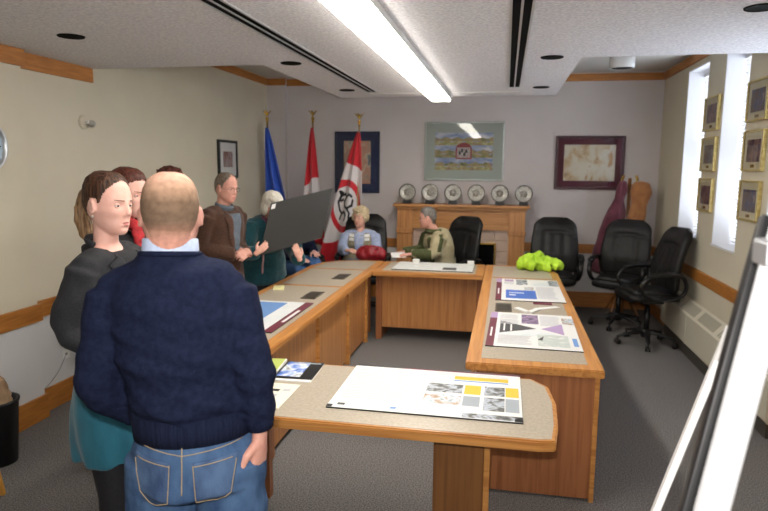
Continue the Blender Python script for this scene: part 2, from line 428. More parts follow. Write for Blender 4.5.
def picture(name, label, w, h, fw, fmat, mats, loc, face, group=None, matw=.05, mcol=None, printer=None, plate=False, depth=.03, cat='picture', outer=None):
    """framed picture: local x right, z up, front towards -y"""
    t = thing(name, label, cat, loc, {'-y': 0, '+x': pi/2, '-x': -pi/2}[face], group)
    b = BM()
    box(b, (-w/2, -depth, -h/2), (-w/2+fw, 0, h/2), .003); box(b, (w/2-fw, -depth, -h/2), (w/2, 0, h/2), .003)
    box(b, (-w/2+fw*.98, -depth, h/2-fw), (w/2-fw*.98, 0, h/2), .003); box(b, (-w/2+fw*.98, -depth, -h/2), (w/2-fw*.98, 0, -h/2+fw), .003)
    obj('frame', b, fmat, t)
    obj('mat_board', box(BM(), (-w/2+fw*.9, -depth*.5, -h/2+fw*.9), (w/2-fw*.9, -.001, h/2-fw*.9)), mcol or M['paper'], t)
    iw, ih = w/2-fw-matw, h/2-fw-matw
    if printer: printer(t, iw, ih, -depth*.5)
    else: obj('print', box(BM(), (-iw, -depth*.5-.002, -ih), (iw, -depth*.5, ih)), mats, t)
    if plate: obj('name_plate', box(BM(), (-.035, -depth*.5-.004, -h/2+fw+.012), (.035, -depth*.5, -h/2+fw+.035)), plate, t)
    b = BM(); b.faces.new([b.verts.new((x, -depth*.8, z)) for x, z in ((-w/2+fw*.95, -h/2+fw*.95), (w/2-fw*.95, -h/2+fw*.95), (w/2-fw*.95, h/2-fw*.95), (-w/2+fw*.95, h/2-fw*.95))])
    me = bpy.data.meshes.new('glass'); b.to_mesh(me); b.free(); me.materials.append(M['glass']); link('glass', me, t)
    return t

portrait = paint_mat('portrait_print', [(60, 40, 40), (150, 110, 95), (175, 160, 160), (100, 60, 60)], (12, 12, 9))
darkwood = mat('dark_green_frame', (28, 34, 32), rough=.35)
picture('framed_picture', 'narrow dark framed portrait on the left wall behind the man in brown', .50, .44, .03, darkwood, portrait, (XL, 6.86, 1.85), '+x', matw=.10)
picture('framed_picture', 'blue framed vertical print behind the rightmost flag', .62, .82, .025, mat('navy_frame', (34, 44, 72), rough=.4), paint_mat('floral_print', [(120, 100, 120), (190, 170, 150), (200, 150, 130), (210, 200, 180), (110, 120, 130)], (9, 9, 6)), (-1.98, YB, 1.835), '-y', matw=.10, mcol=mat('blue_mat', (48, 60, 96), rough=.8))
# big valley artwork
sky_m = paint_mat('painted_sky', [(96, 120, 172), (160, 174, 202), (215, 215, 218)], (5, 5, 14))
hill_m = paint_mat('painted_hills', [(70, 84, 62), (130, 130, 80), (170, 150, 110), (110, 100, 100)], (10, 10, 16))
town_m = paint_mat('painted_town', [(110, 80, 70), (170, 140, 110), (150, 150, 90), (200, 190, 150), (90, 80, 110)], (12, 12, 18))
red_m = mat('emblem_red', (140, 40, 50), rough=.5)
def valley(t, iw, ih, y):
    b = BM(); H = 2*ih/3
    box(b, (-iw, y-.002, -ih), (iw, y, ih), mi=0)
    def wav(k, z, a): return z+a*sin(k*1.3+z*9)+a*.6*sin(k*3.1+z*4)
    for band in range(3):
        z0 = -ih+band*H
        n = 24
        for lay, (f0, f1, mi) in enumerate(((0, .32, 2 if band != 1 else 1), (.32, .58, 1))):
            top = [b.verts.new((-iw+2*iw*i/n, y-.003-.0004*lay, wav(i+band*5, z0+H*f1, .012))) for i in range(n+1)]
            bot = [b.verts.new((-iw+2*iw*i/n, y-.003-.0004*lay, z0+H*f0)) for i in range(n+1)]
            for i in range(n):
                f = b.faces.new((bot[i], bot[i+1], top[i+1], top[i])); f.material_index = mi
    obj('print', b, [sky_m, hill_m, town_m], t)
    b = BM(); r0 = .105
    box(b, (-r0, y-.007, -.10), (r0, y-.003, .03), .002, mi=0)
    for k in range(9):
        a0 = pi*k/9; a1 = pi*(k+1)/9
        f = b.faces.new([b.verts.new((r*cos(a), y-.0065, .03+r*.8*sin(a))) for r, a in ((0, 0), (r0, a0), (r0, a1))])
    box(b, (-r0*.8, y-.009, -.08), (r0*.8, y-.006, .05), .002, mi=1)
    for q in ((-.05, -.02), (-.02, .01), (.01, -.04), (.035, .0)): box(b, (q[0]-.014, y-.011, q[1]-.02), (q[0]+.012, y-.008, q[1]+.025), .004, mi=2)
    obj('emblem', b, [red_m, M['paper'], M['black']], t)
picture('framed_artwork', 'large silver framed artwork of three landscape bands above the mantel', 1.03, .76, .02, mat('pewter_frame', (150, 156, 152), rough=.35, metal=.4), None, (-.555, YB, 1.985), '-y', matw=.12, mcol=mat('pale_green_mat', (168, 178, 172), rough=.8), printer=valley)
picture('framed_picture', 'maroon framed western watercolour above the coat rack', .84, .67, .035, mat('maroon_frame', (62, 22, 34), rough=.35), paint_mat('western_print', [(130, 110, 120), (205, 180, 140), (222, 216, 200), (226, 222, 210), (190, 150, 100)], (6, 6, 5)), (1.02, YB, 1.85), '-y', matw=.075, mcol=mat('burgundy_mat', (96, 44, 62), rough=.8))
pm = [paint_mat('council_print_a', [(50, 44, 60), (110, 90, 100), (160, 130, 120), (90, 90, 120)], (14, 14, 14)), paint_mat('council_print_b', [(60, 40, 50), (120, 100, 90), (80, 90, 130), (170, 150, 140)], (14, 14, 14))]
cream = mat('cream_mat', (216, 210, 182), rough=.8)
rows = ['top', 'middle', 'bottom']
for r_, (z, dy) in enumerate(((2.29, 0), (1.92, 0), (1.545, 0))):
    picture('gold_framed_photo', 'gold framed photo, %s one of the column between the two tall windows' % rows[r_], .40, .31, .015, M['gold'], pm[r_ % 2], (XR, 6.30, z), '-x', 'gold framed photos on the window wall', .055, cream, plate=M['brass'])
for r_, z in enumerate((2.30, 1.925, 1.545)):
    picture('gold_framed_photo', 'gold framed photo, %s one of the column at the right edge' % rows[r_], .40, .31, .015, M['gold'], pm[(r_+1) % 2], (XR, 5.22, z), '-x', 'gold framed photos on the window wall', .055, cream, plate=M['brass'])

# baseboard heater
t = thing('wall_heater', 'long cream metal baseboard heater with louvred top below the windows', 'heater', (XR-T, 0, 0))
y0, y1 = 4.3, 7.15
b = BM(); t2 = bmesh.new()
pts = [(0, .12), (-.085, .12), (-.10, .14), (-.10, .41), (0, .52)]
vs = [t2.verts.new((x, y0, z)) for x, z in pts]; f = t2.faces.new(vs); r = bmesh.ops.extrude_face_region(t2, geom=[f])
for v in [e for e in r['geom'] if isinstance(e, bmesh.types.BMVert)]: v.co.y = y1
merge(b, t2); obj('casing', b, M['cream_metal'], t)
b = BM(); yy = y0+.12
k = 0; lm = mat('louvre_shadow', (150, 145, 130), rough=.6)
while yy < y1-.1:
    if k % 12 < 10:
        s = bmesh.new(); bmesh.ops.create_cube(s, size=1, matrix=Matrix.Diagonal((.10, .022, .003, 1)))
        merge(b, s, Matrix.Translation((-.052, yy, .4655)) @ Matrix.Rotation(atan2(.11, .10), 4, 'Y').inverted())
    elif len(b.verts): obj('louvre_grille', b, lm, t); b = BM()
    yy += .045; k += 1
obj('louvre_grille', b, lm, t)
for yy in (5.25, 6.2): obj('joint_strip', box(BM(), (-.103, yy-.004, .13), (-.099, yy+.004, .41)), M['white_metal'], t)
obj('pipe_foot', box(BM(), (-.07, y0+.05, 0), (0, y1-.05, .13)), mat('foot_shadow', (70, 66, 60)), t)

# ------------------------------------------------------------------ fireplace mantel
t = thing('fireplace_mantel', 'oak fireplace mantel against the back wall under the large artwork', 'fireplace', (-.56, YB-T, 0))
X0, X1 = -.815, .815; yf = -.22
b = BM(); box(b, (X0-.05, yf-.12, 1.275), (X1+.05, 0, 1.31), .006); box(b, (X0-.02, yf-.08, 1.24), (X1+.02, 0, 1.275), .006); obj('shelf', b, M['oak_x'], t)
obj('frieze', box(BM(), (X0+.2, yf-.03, .99), (X1-.2, 0, 1.24)), M['oak_x'], t)
b = BM(); box(b, (X0+.26, yf-.035, 1.03), (X1-.26, yf-.025, 1.20), .004); obj('frieze_panel', b, M['oak_x'], t)
for s_ in (-1, 1):
    a = X0 if s_ < 0 else X1-.2
    b = BM(); box(b, (a, yf-.06, 0), (a+.2, 0, 1.24), .004); box(b, (a-.01, yf-.075, .93), (a+.21, 0, .99), .006); box(b, (a-.01, yf-.075, 0), (a+.21, 0, .12), .006)
    obj('pilaster', b, M['oak_panel'], t)
tile = mat('pink_tile', (196, 170, 152), (204, 180, 162), scale=(9, 9, 9), rough=.35)
b = BM()
for i in range(7):
    for j in range(7):
        x = X0+.2+i*.176; z = j*.142
        if 1 < i < 5 and j < 5: continue
        box(b, (x+.002, yf+.03, z+.002), (x+.174, 0, z+.14), .002)
obj('tile_surround', b, tile, t)
b = BM(); box(b, (-.44, yf+.0, 0), (.44, yf+.028, .80)); obj('firebox', b, M['void'], t)
b = BM(); box(b, (-.46, yf-.012, 0), (-.445, yf+.028, .82)); box(b, (.445, yf-.012, 0), (.46, yf+.028, .82)); box(b, (-.46, yf-.012, .805), (.46, yf+.028, .82)); obj('brass_edge', b, M['brass'], t)

# six silver plates on black stands
plate = thing('display_plate', '', 'plate', (-1.255, 8.0, 1.31), group='silver plates on the mantel')
Rp = Matrix.Translation((0, .01, .145)) @ Matrix.Rotation(radians(80), 4, 'X')
obj('dish', lathe(BM(), [(.02, -.004), (.07, -.006), (.108, -.001), (.11, .003), (.082, .004), (.078, .001), (.02, .001)], 40, Rp), M['silver'], plate, True)
obj('rim', lathe(BM(), [(.098, .004), (.112, .003), (.112, .009), (.100, .009)], 40, Rp, ring=True), mat('pewter_dark', (90, 88, 84), rough=.35, metal=.6), plate, True)
obj('engraving', lathe(BM(), [(.01, .0012), (.042, .0012), (.044, .003), (.01, .003)], 30, Rp), mat('engraved', (112, 106, 98), (190, 186, 176), scale=(45, 45, 45), rough=.4), plate, True)
b = BM(); box(b, (-.055, -.05, 0), (-.035, .07, .02), .004); box(b, (.035, -.05, 0), (.055, .07, .02), .004); box(b, (-.055, -.02, 0), (.055, 0, .045), .004); box(b, (-.05, .045, 0), (.05, .06, .15), .004)
obj('stand', b, M['black'], plate)
pls = ['leftmost of the six silver plates on the mantel shelf', 'second from left of the six silver plates on the mantel shelf', 'third from left of the six silver plates on the mantel shelf', 'fourth from left of the six silver plates on the mantel shelf', 'fifth from left of the six silver plates on the mantel shelf', 'rightmost of the six silver plates on the mantel shelf']
plate['label'] = pls[0]
for k in range(1, 6): copy_tree(plate, (-1.255+k*.296, 8.0, 1.31), 0, pls[k])

# ------------------------------------------------------------------ tables
def slab(t, outline, z=.74, th=.045, m='oak_edge'):
    obj('tabletop', prism(BM(), outline, z-th, z, .006), M[m], t)
def inlay(t, outline, z=.74):
    obj('laminate_inlay', prism(BM(), outline, z-.01, z+.0015), M['laminate'], t)
def hatch(x, y, lab, rz=0):
    h = thing('cable_hatch', lab, 'cover plate', (x, y, .7415), rz, 'cable hatches in the table tops')
    obj('plate', box(BM(), (-.06, -.14, 0), (.06, .14, .005), .002), mat('bronze_plate', (92, 86, 74), rough=.35, metal=.5), h)
    obj('finger_slot', box(BM(), (-.045, -.11, .004), (.045, .07, .0062)), mat('plate_dark', (60, 56, 48), rough=.4), h)
Z = .695
t = thing('meeting_table', 'right wing of the oak and grey laminate U shaped table', 'table', (.18, 4.9, 0), group='sections of the U shaped meeting table')
def L_(pts): return [(x-.18, y-4.9) for x, y in pts]
slab(t, L_([(-.18, 3.26), (.54, 3.26), (.54, 6.32), (.49, 6.50), (.36, 6.63), (.1, 6.71), (-.18, 6.72)]), m='oak_edge_y')
inlay(t, L_([(-.10, 3.35), (.465, 3.35), (.465, 5.9), (-.10, 5.9)])); inlay(t, L_([(-.10, 5.96), (.465, 5.96), (.465, 6.28), (.42, 6.44), (.31, 6.56), (.1, 6.64), (-.10, 6.65)]))
obj('end_panel', box(BM(), (-.30, -1.62, .015), (.325, -1.585, Z), .003), M['oak_z'], t)
obj('corner_post', box(BM(), (.315, -1.632, 0), (.34, -1.57, Z), .003), M['oak_edge'], t); obj('corner_post', box(BM(), (-.33, -1.632, 0), (-.305, -1.57, Z), .003), M['oak_edge'], t)
obj('modesty_panel', box(BM(), (-.27, -1.585, .08), (-.245, 1.5, Z), .003), M['oak_panel'], t)
for y in (-.5, .55): obj('support_post', box(BM(), (-.29, y-.02, 0), (-.25, y+.02, Z), .003), M['oak_z'], t)
obj('end_panel', box(BM(), (-.25, 1.5, 0), (.2, 1.535, Z), .003), M['oak_z'], t)
hatch(.015, 4.64, 'bronze cable hatch between the two boards on the right wing')

t = thing('meeting_table', 'left wing of the oak and grey laminate U shaped table', 'table', (-1.64, 4.9, 0), group='sections of the U shaped meeting table')
def L_(pts): return [(x+1.64, y-4.9) for x, y in pts]
slab(t, L_([(-2.0, 3.26), (-1.29, 3.26), (-1.29, 6.72), (-1.55, 6.71), (-1.8, 6.62), (-1.94, 6.45), (-2.0, 6.22)]), m='oak_edge_y')
inlay(t, L_([(-1.93, 3.35), (-1.37, 3.35), (-1.37, 5.10), (-1.93, 5.10)])); inlay(t, L_([(-1.93, 5.16), (-1.37, 5.16), (-1.37, 6.02), (-1.93, 6.02)]))
inlay(t, L_([(-1.93, 6.08), (-1.37, 6.08), (-1.37, 6.65), (-1.55, 6.64), (-1.76, 6.56), (-1.88, 6.41), (-1.93, 6.2)]))
obj('end_panel', box(BM(), (-.30, -1.57, .03), (.32, -1.53, Z), .003), M['oak_z'], t)
for y0_, y1_ in ((-1.53, -.55), (-.51, .36), (.40, 1.1)): obj('modesty_panel', box(BM(), (.255, y0_, .04), (.28, y1_, Z), .003), M['oak_panel'], t)
for y in (-.53, .38, 1.12): obj('support_post', box(BM(), (.26, y-.02, 0), (.305, y+.02, Z), .003), M['oak_edge'], t)
obj('end_panel', box(BM(), (-.2, 1.5, 0), (.25, 1.535, Z), .003), M['oak_z'], t)
hatch(-1.505, 4.73, 'bronze cable hatch beside the board on the left wing', .0); hatch(-1.50, 5.62, 'bronze cable hatch on the middle panel of the left wing', .0)

t = thing('meeting_table', 'back section joining both wings of the oak U shaped table', 'table', (-.735, 6.36, 0), group='sections of the U shaped meeting table')
slab(t, [(-.55, -.36), (.55, -.36), (.55, .36), (-.55, .36)])
inlay(t, [(-.47, -.28), (.47, -.28), (.47, .28), (-.47, .28)])
obj('modesty_panel', box(BM(), (-.50, -.15, .12), (.5, -.125, Z), .003), M['oak_panel'], t)
for x in (-.515, .515): obj('support_post', box(BM(), (x-.03, -.2, 0), (x+.03, .2, Z), .003), M['oak_z'], t)

t = thing('display_table', 'oak edged grey table across the open end of the U, nearest the camera', 'table', (-.5, 2.7, 0))
ol = [(-.79, -.37), (.66, -.37), (.725, -.355), (.745, -.20), (.755, .05), (.735, .26), (.66, .36), (-.79, .36)]
slab(t, ol)
inlay(t, [(-.78, -.352), (.655, -.352), (.708, -.34), (.727, -.20), (.737, .05), (.717, .25), (.65, .342), (-.78, .342)])
obj('pedestal_panel', box(BM(), (.235, -.19, 0), (.45, -.155, Z), .003), M['oak_dark'], t)
obj('pedestal_edge', box(BM(), (.45, -.20, 0), (.475, -.145, Z), .003), M['oak_edge'], t)
obj('pedestal_panel', box(BM(), (.33, -.145, 0), (.36, .28, Z), .003), M['oak_z'], t)
obj('apron', box(BM(), (-.7, -.26, .655), (.38, -.235, Z), .003), M['oak_x'], t)
obj('apron', box(BM(), (-.72, -.26, .62), (-.69, .3, Z), .003), M['oak_z'], t)
for y in (-.26, .28): obj('leg', box(BM(), (-.74, y-.025, 0), (-.69, y+.025, Z), .003), M['oak_z'], t)

# ------------------------------------------------------------------ display boards: local x right, y up the sheet
P_ = {
 'white': M['paper'], 'burg': mat('burgundy_ink', (104, 38, 54)), 'text': mat('grey_print', (196, 196, 200)), 'dark': mat('dark_print', (70, 68, 70)), 'blue': mat('blue_ink', (72, 110, 190)),
 'yellow': mat('yellow_ink', (236, 184, 52)), 'grey': mat('grey_ink', (160, 168, 176)), 'lilac': mat('lilac_ink', (176, 150, 190)), 'sky': mat('sky_ink', (110, 150, 205)), 'green': mat('green_ink', (110, 150, 110)),
 'pa': paint_mat('printed_photo_a', [(46, 48, 52), (110, 112, 108), (190, 198, 210), (70, 64, 56)], (22, 22, 22)), 'pb': paint_mat('printed_photo_b', [(120, 90, 70), (190, 170, 150), (205, 220, 235), (120, 130, 110)], (22, 22, 22)),
 'pc': paint_mat('printed_photo_c', [(70, 60, 80), (130, 110, 140), (190, 160, 190)], (20, 20, 20)), 'map': paint_mat('printed_map', [(215, 222, 215), (190, 200, 195), (230, 230, 225)], (14, 14, 14)),
 'fade': mat('pale_wash', (214, 222, 224), (226, 228, 230), scale=(8, 8, 8)), 'black': M['black']}
KEYS = list(P_); MATS = [P_[k] for k in KEYS]
def board(label, loc, rz, w, h, items, group='display boards on the tables', th=.006, name='display_board'):
    t = thing(name, label, 'display board', loc, rz, group)
    obj('foam_core', box(BM(), (-w/2, -h/2, 0), (w/2, h/2, th), .001), M['black'], t)
    b = BM(); box(b, (-w/2+.001, -h/2+.001, th-.001), (w/2-.001, h/2-.001, th+.0005), mi=0)
    z = th+.0005
    for it in items:
        z += .00006; k = KEYS.index(it[0])
        if it[0] == 'text' and len(it) == 6:       # a block of text lines
            _, x0, y0, x1, y1, n = it
            for i in range(n):
                yy = y1-(y1-y0)*(i+.5)/n; hh = (y1-y0)/n*.26; xe = x1-(x1-x0)*random.random()*.18
                vs = [b.verts.new(((x-.5)*w, (y-.5)*h, z+.0001)) for x, y in ((x0, yy-hh), (xe, yy-hh), (xe, yy+hh), (x0, yy+hh))]
                b.faces.new(vs).material_index = k
        else:
            pts = it[1:]
            if len(pts) == 4: pts = [(pts[0], pts[1]), (pts[2], pts[1]), (pts[2], pts[3]), (pts[0], pts[3])]
            else: pts = pts[0]
            vs = [b.verts.new(((x-.5)*w, (y-.5)*h, z+.0001)) for x, y in pts]
            b.faces.new(vs).material_index = k
    me = bpy.data.meshes.new('printed_sheet'); bmesh.ops.recalc_face_normals(b, faces=b.faces[:])
    for f in b.faces:
        if f.normal.z < 0 and abs(f.normal.z) > .9 and f.calc_center_median().z > th: f.normal_flip()
    b.to_mesh(me); b.free()
    for x in MATS: me.materials.append(x)
    link('printed_sheet', me, t)
    return t
TZ = .7418
board('large white board with yellow and photo panels on the nearest table', (-.315, 2.777, TZ), 0, .838, .60, [
    ('dark', .0, .955, 1, 1), ('burg', .3, .955, 1, .985), ('text', .03, .82, .42, .93, 4), ('text', .03, .2, .42, .8, 18), ('grey', .46, .12, .463, .72),
    ('text', .5, .86, .95, .94, 3), ('yellow', .62, .78, .93, .86), ('sky', .62, .74, .93, .765),
    ('text', .48, .72, .6, .76, 2), ('pa', .48, .46, .68, .66), ('yellow', .69, .46, .78, .66), ('pb', .48, .22, .68, .42), ('grey', .69, .22, .78, .42),
    ('pa', .80, .46, .91, .66), ('yellow', .915, .46, .985, .66), ('pa', .80, .16, .91, .42), ('grey', .915, .16, .985, .42),
    ('fade', .0, .0, 1, .07), ('pa', .7, .01, 1, .09), ('sky', .33, .05, .36, .09), ('dark', .05, .05, .09, .09), ('black', .0, .0, .03, .05), ('black', .96, .0, 1, .05)])
def policy(label, loc, rz, w, h, alt):
    it = [('burg', 0, 0, .085, 1), ('lilac', 0, .8, .085, 1), ('white', .03, .25, .05, .5)]
    if not alt:
        it += [('text', .12, .80, .36, .95, 5), ('pc', .38, .66, .58, .96), ('text', .6, .62, .84, .95, 12), ('dark', [(.13, .35), (.13, .72), (.55, .52)]), ('white', .17, .42, .19, .64), ('white', .25, .42, .27, .62),
               ('lilac', [(.6, .52), (.85, .7), (.85, .38)]), ('fade', [(.12, .3), (.5, .5), (.9, .32), (.9, .3)]), ('text', .12, .06, .5, .3, 9), ('map', .55, .06, .88, .36), ('dark', [(.55, .22), (.62, .32), (.60, .20)]), ('pb', .86, .7, 1, .9), ('sky', .92, .1, .97, .3), ('text', .12, .62, .36, .78, 5)]
    else:
        it += [('lilac', .13, .86, .28, .96), ('text', .12, .72, .3, .84, 5), ('pa', .32, .7, .5, .98), ('fade', [(.4, .65), (.9, .95), (.9, .7)]), ('blue', .15, .08, .6, .44), ('white', .2, .2, .3, .24), ('white', .2, .3, .42, .33),
               ('pb', .44, .46, .58, .66), ('text', .62, .1, .92, .62, 14), ('pa', .84, .7, .99, .96), ('white', .42, .6, .6, .72)]
    board(label, loc, rz, w, h, it)
policy('white board with burgundy strip, dark triangle and map, nearest on the right wing', (.20, 4.01, TZ), -.02, .555, .87, False)
policy('white board with a blue text panel, farther one on the right wing', (.222, 5.37, TZ), 0, .545, .96, True)
t = thing('raised_display_board', 'white board propped flat on two blocks on the back table section', 'display board', (-.705, 6.40, TZ), 0)
obj('foam_core', box(BM(), (-.41, -.26, .0), (.41, .26, .008), .001), M['black'], t)
obj('printed_sheet', box(BM(), (-.408, -.258, .007), (.408, .258, .009)), mat('pale_print', (205, 208, 205), (222, 222, 220), scale=(12, 12, 12)), t)
obj('caption_strip', box(BM(), (.1, -.2, .0088), (.24, -.05, .0098)), P_['dark'], t)
for x, lab in ((-.92, 'left white mug like block on the raised board'), (-.335, 'right white block at the corner of the raised board')):
    tag(obj('paper_weight', box(BM(), (-.035, -.03, 0), (.035, .03, .045), .006), M['white'], None, loc=(x, 6.56, TZ+.0095)), lab, 'block', 'white blocks on the raised board')
board('blue and green board with burgundy strip on the left wing', (-1.63, 4.0, TZ), pi/2, .87, .45, [('burg', 0, 0, 1, .14), ('sky', .3, .42, .95, 1), ('green', .0, .42, .28, 1), ('fade', 0, .14, 1, .40), ('white', .3, .03, .7, .08)])
def small(name, lab, cat, loc, rz, lo, hi, m, group=None, bev=.003):
    return tag(obj(name, box(BM(), lo, hi, bev), m, None, loc=loc, rot=(0, 0, rz)), lab, cat, group)
small('sticky_notes', 'small pad of pale yellow notes on the left wing by its outer edge', 'notepad', (-1.87, 4.93, TZ), .3, (-.045, -.06, 0), (.045, .06, .018), mat('pale_yellow', (232, 228, 170)))
small('folded_card', 'left white folded card between the boards on the right wing', 'card', (.15, 4.56, TZ), .6, (-.02, -.07, 0), (.02, .07, .012), M['paper'], 'white cards on the right wing', .002)
small('folded_card', 'right white folded card between the boards on the right wing', 'card', (.235, 4.56, TZ), -.5, (-.02, -.07, 0), (.02, .07, .012), M['paper'], 'white cards on the right wing', .002)
small('paper_slip', 'white paper slip beyond the folded cards on the right wing', 'paper', (.33, 4.70, TZ), -1.0, (-.02, -.10, 0), (.03, .10, .002), M['paper'], None, .0005)
small('name_card', 'dark burgundy card by the farther board on the right wing', 'card', (.31, 4.84, TZ), 0, (-.07, -.035, 0), (.07, .035, .004), P_['burg'], None, .001)
# printed leaflets on the near table
t = thing('booklet', 'black covered booklet with blue photo on the near table beside the man', 'booklet', (-1.0, 2.90, TZ), .05)
obj('pages', box(BM(), (-.10, -.145, 0), (.10, .145, .006), .001), M['paper'], t)
obj('cover', box(BM(), (-.10, -.12, .006), (.10, .145, .007)), M['black'], t)
obj('cover_photo', box(BM(), (-.09, -.09, .007), (.03, .135, .0075)), paint_mat('cover_photo', [(30, 50, 120), (90, 130, 210), (225, 230, 235), (30, 40, 50)], (13, 13, 13)), t)
b = BM(); box(b, (-.06, .115, .0075), (.085, .128, .0079)); obj('title_line', b, P_['grey'], t)
t = thing('leaflet', 'white leaflet with small dark squares below the booklet, by the hand', 'leaflet', (-1.0, 2.57, TZ), .0)
obj('sheet', box(BM(), (-.15, -.15, 0), (.07, .15, .002)), mat('cream_paper', (236, 234, 215)), t)
for i, (x, y) in enumerate(((-.08, .05), (-.02, .06), (-.07, -.03), (-.01, -.03), (-.07, -.10), (-.01, .0), (.03, .07))): obj('printed_square', box(BM(), (x-.018, y-.014, .002), (x+.018, y+.014, .0024)), [M['black'], P_['text']][i in (3, 5, 6)], t)
t = thing('notebook', 'pale green notebook at the far left of the near table', 'notebook', (-1.17, 2.95, TZ), .1)
obj('cover', box(BM(), (-.06, -.11, 0), (.06, .10, .014), .002), mat('lime_cover', (176, 190, 96)), t)
obj('spine', box(BM(), (.055, -.11, .0), (.063, .10, .0145), .001), M['paper'], t)

# ------------------------------------------------------------------ office chairs
def lerp(a, b, t): return a+(b-a)*t
def back_cushion(bm, w0, w1, z0, z1, yb, th, tilt):
    nu, nv = 22, 36; front = []; back = []
    for j in range(nv+1):
        v = j/nv; z = lerp(z0, z1, v)
        e = 1-abs(2*v-1)**7
        wv = lerp(w0, w1, v)*(1+.10*sin(pi*min(1, v*1.3)))*max(.0, (1-max(0, (v-.80)/.20)**2.4*.45))*max(.5, 1-max(0, (.10-v)/.10)**2*.3)
        y0 = yb - tilt*v**1.5*(z1-z0) + .03*sin(pi*v*1.2)
        fr = []; bk = []
        for i in range(nu+1):
            u = -1+2*i/nu; prof = (1-abs(u)**4)*e
            d = .45*th+.55*th*prof
            d -= .018*exp(-((abs(u)-.42)/.06)**2)*(v < .74)*prof          # long seams
            d -= .026*exp(-((v-.75+.05*u*u)/.022)**2)*prof                 # seam under head pad
            d += .022*exp(-((v-.86)/.08)**2)*exp(-(u/.55)**2)              # head pad
            d += .014*exp(-((v-.35)/.12)**2)*prof
            d -= .008*(.5+.5*cos(u*pi*5))*exp(-((v-.55)/.18)**2)*prof
            x = u*wv/2
            fr.append(bm.verts.new((x, y0+d*.8+.04*u*u, z)))
            bk.append(bm.verts.new((x, y0-.55*th*(1-abs(u)**3)*max(e, .05)**.5+.04*u*u-.002, z)))
        front.append(fr); back.append(bk)
    for j in range(nv):
        for i in range(nu):
            bm.faces.new((front[j][i], front[j][i+1], front[j+1][i+1], front[j+1][i])); bm.faces.new((back[j][i+1], back[j][i], back[j+1][i], back[j+1][i+1]))
        for i in (0, nu): bm.faces.new((front[j][i], front[j+1][i], back[j+1][i], back[j][i]))
    for j in (0, nv):
        for i in range(nu): bm.faces.new((front[j][i], front[j][i+1], back[j][i+1], back[j][i]))
    return bm
def office_chair(label, loc, rz, group='black leather office chairs', seat_z=.50):
    t = thing('office_chair', label, 'chair', loc, rz, group)
    obj('backrest', back_cushion(BM(), .50, .50, .55, 1.20, -.21, .10, .17), M['leather'], t, True)
    b = BM(); tube(b, [((0, y, .455+.012*cos(y*6)), w_, .045) for y, w_ in ((-.22, .22), (-.1, .25), (.05, .26), (.18, .25), (.255, .235))], (1, 0, 0), 28, .5, 3.2)
    tube(b, [((0, y, .505), w_, .035) for y, w_ in ((-.17, .20), (-.05, .215), (.1, .215), (.215, .20))], (1, 0, 0), 28, .7, 2.8)
    obj('seat', b, M['leather'], t, True).location.z = .055
    for s in (-1, 1):
        b = BM(); X = s*.285
        loop = [(s*.26, -.20, .50), (X, -.235, .60), (X+s*.01, -.18, .70), (X+s*.015, -.02, .715), (X+s*.01, .13, .69), (X, .21, .60), (s*.27, .14, .50), (s*.265, -.02, .462)]
        tube(b, [(p, .026, .017) for p in spline(loop, 6, True)] + [(V(loop[0]), .026, .017)], (1, 0, 0), 12, 0)
        ar = obj('armrest', b, M['black'], t, True); ar.location.z = .05
        b = BM(); tube(b, [((X+s*.012, y, z), .034, .018) for y, z in ((-.17, .718), (-.05, .732), (.06, .728), (.14, .706))], (1, 0, 0), 14, .6)
        obj('arm_pad', b, M['leather'], ar, True)
    b = BM(); cyl(b, (0, 0, .26), .028, .26); cyl(b, (0, 0, .35), .02, .14); cyl(b, (0, 0, .42), .02, .08); box(b, (-.10, -.12, .435), (.10, .10, .47), .008)
    obj('column', b, M['black'], t, True)
    b = BM(); cyl(b, (0, 0, .12), .05, .08)
    for k in range(5):
        a = 2*pi*k/5+.3; d = V((cos(a), sin(a), 0))
        tube(b, [(d*.03+V((0, 0, .13)), .028, .022), (d*.16+V((0, 0, .115)), .024, .017), (d*.29+V((0, 0, .085)), .017, .012)], V((-sin(a), cos(a), 0)), 10, .5)
    obj('star_base', b, M['black'], t, True)
    for k in range(5):
        a = 2*pi*k/5+.3; d = V((cos(a), sin(a), 0))*.285; n = V((-sin(a), cos(a), 0))
        b = BM()
        for s in (-1, 1):
            q = bmesh.new(); bmesh.ops.create_cone(q, cap_ends=True, segments=18, radius1=.027, radius2=.027, depth=.018)
            R_ = V((0, 0, 1)).rotation_difference(n).to_matrix().to_4x4(); merge(b, q, Matrix.Translation(d+n*s*.016+V((0, 0, .027))) @ R_)
        tube(b, [(d+V((0, 0, .03)), .01, .01), (d+V((0, 0, .085)), .01, .01)], (1, 0, 0), 8, .3)
        obj('castor', b, M['black'], t, True)
    return t
def fz(fx, fy): return atan2(-fx, fy)
ch = office_chair('black office chair facing the table behind the lime jacket', (.58, 7.36, 0), fz(-.05, -1))
copy_tree(ch, (1.30, 7.28, 0), fz(-.42, -.9), 'black office chair in the middle of the three right of the mantel')
copy_tree(ch, (1.46, 6.58, 0), fz(-1, -.22), 'black office chair backed against the window wall')
copy_tree(ch, (-.60, 7.22, 0), fz(-.66, -.75), 'black office chair the man in the olive jacket sits in')
copy_tree(ch, (-1.66, 7.22, 0), fz(.08, -1), 'black office chair the woman with the red bag sits in')
copy_tree(ch, (-2.42, 6.92, 0), fz(.75, -.65), 'black office chair behind the large dark board, holding the seated person in jeans')

for c_ in bpy.data.objects:
    if c_.parent and c_.parent.name in ('office_chair.003', 'office_chair.004', 'office_chair.005') and c_.name.split('.')[0] in ('seat', 'armrest'): c_.location.z = 0
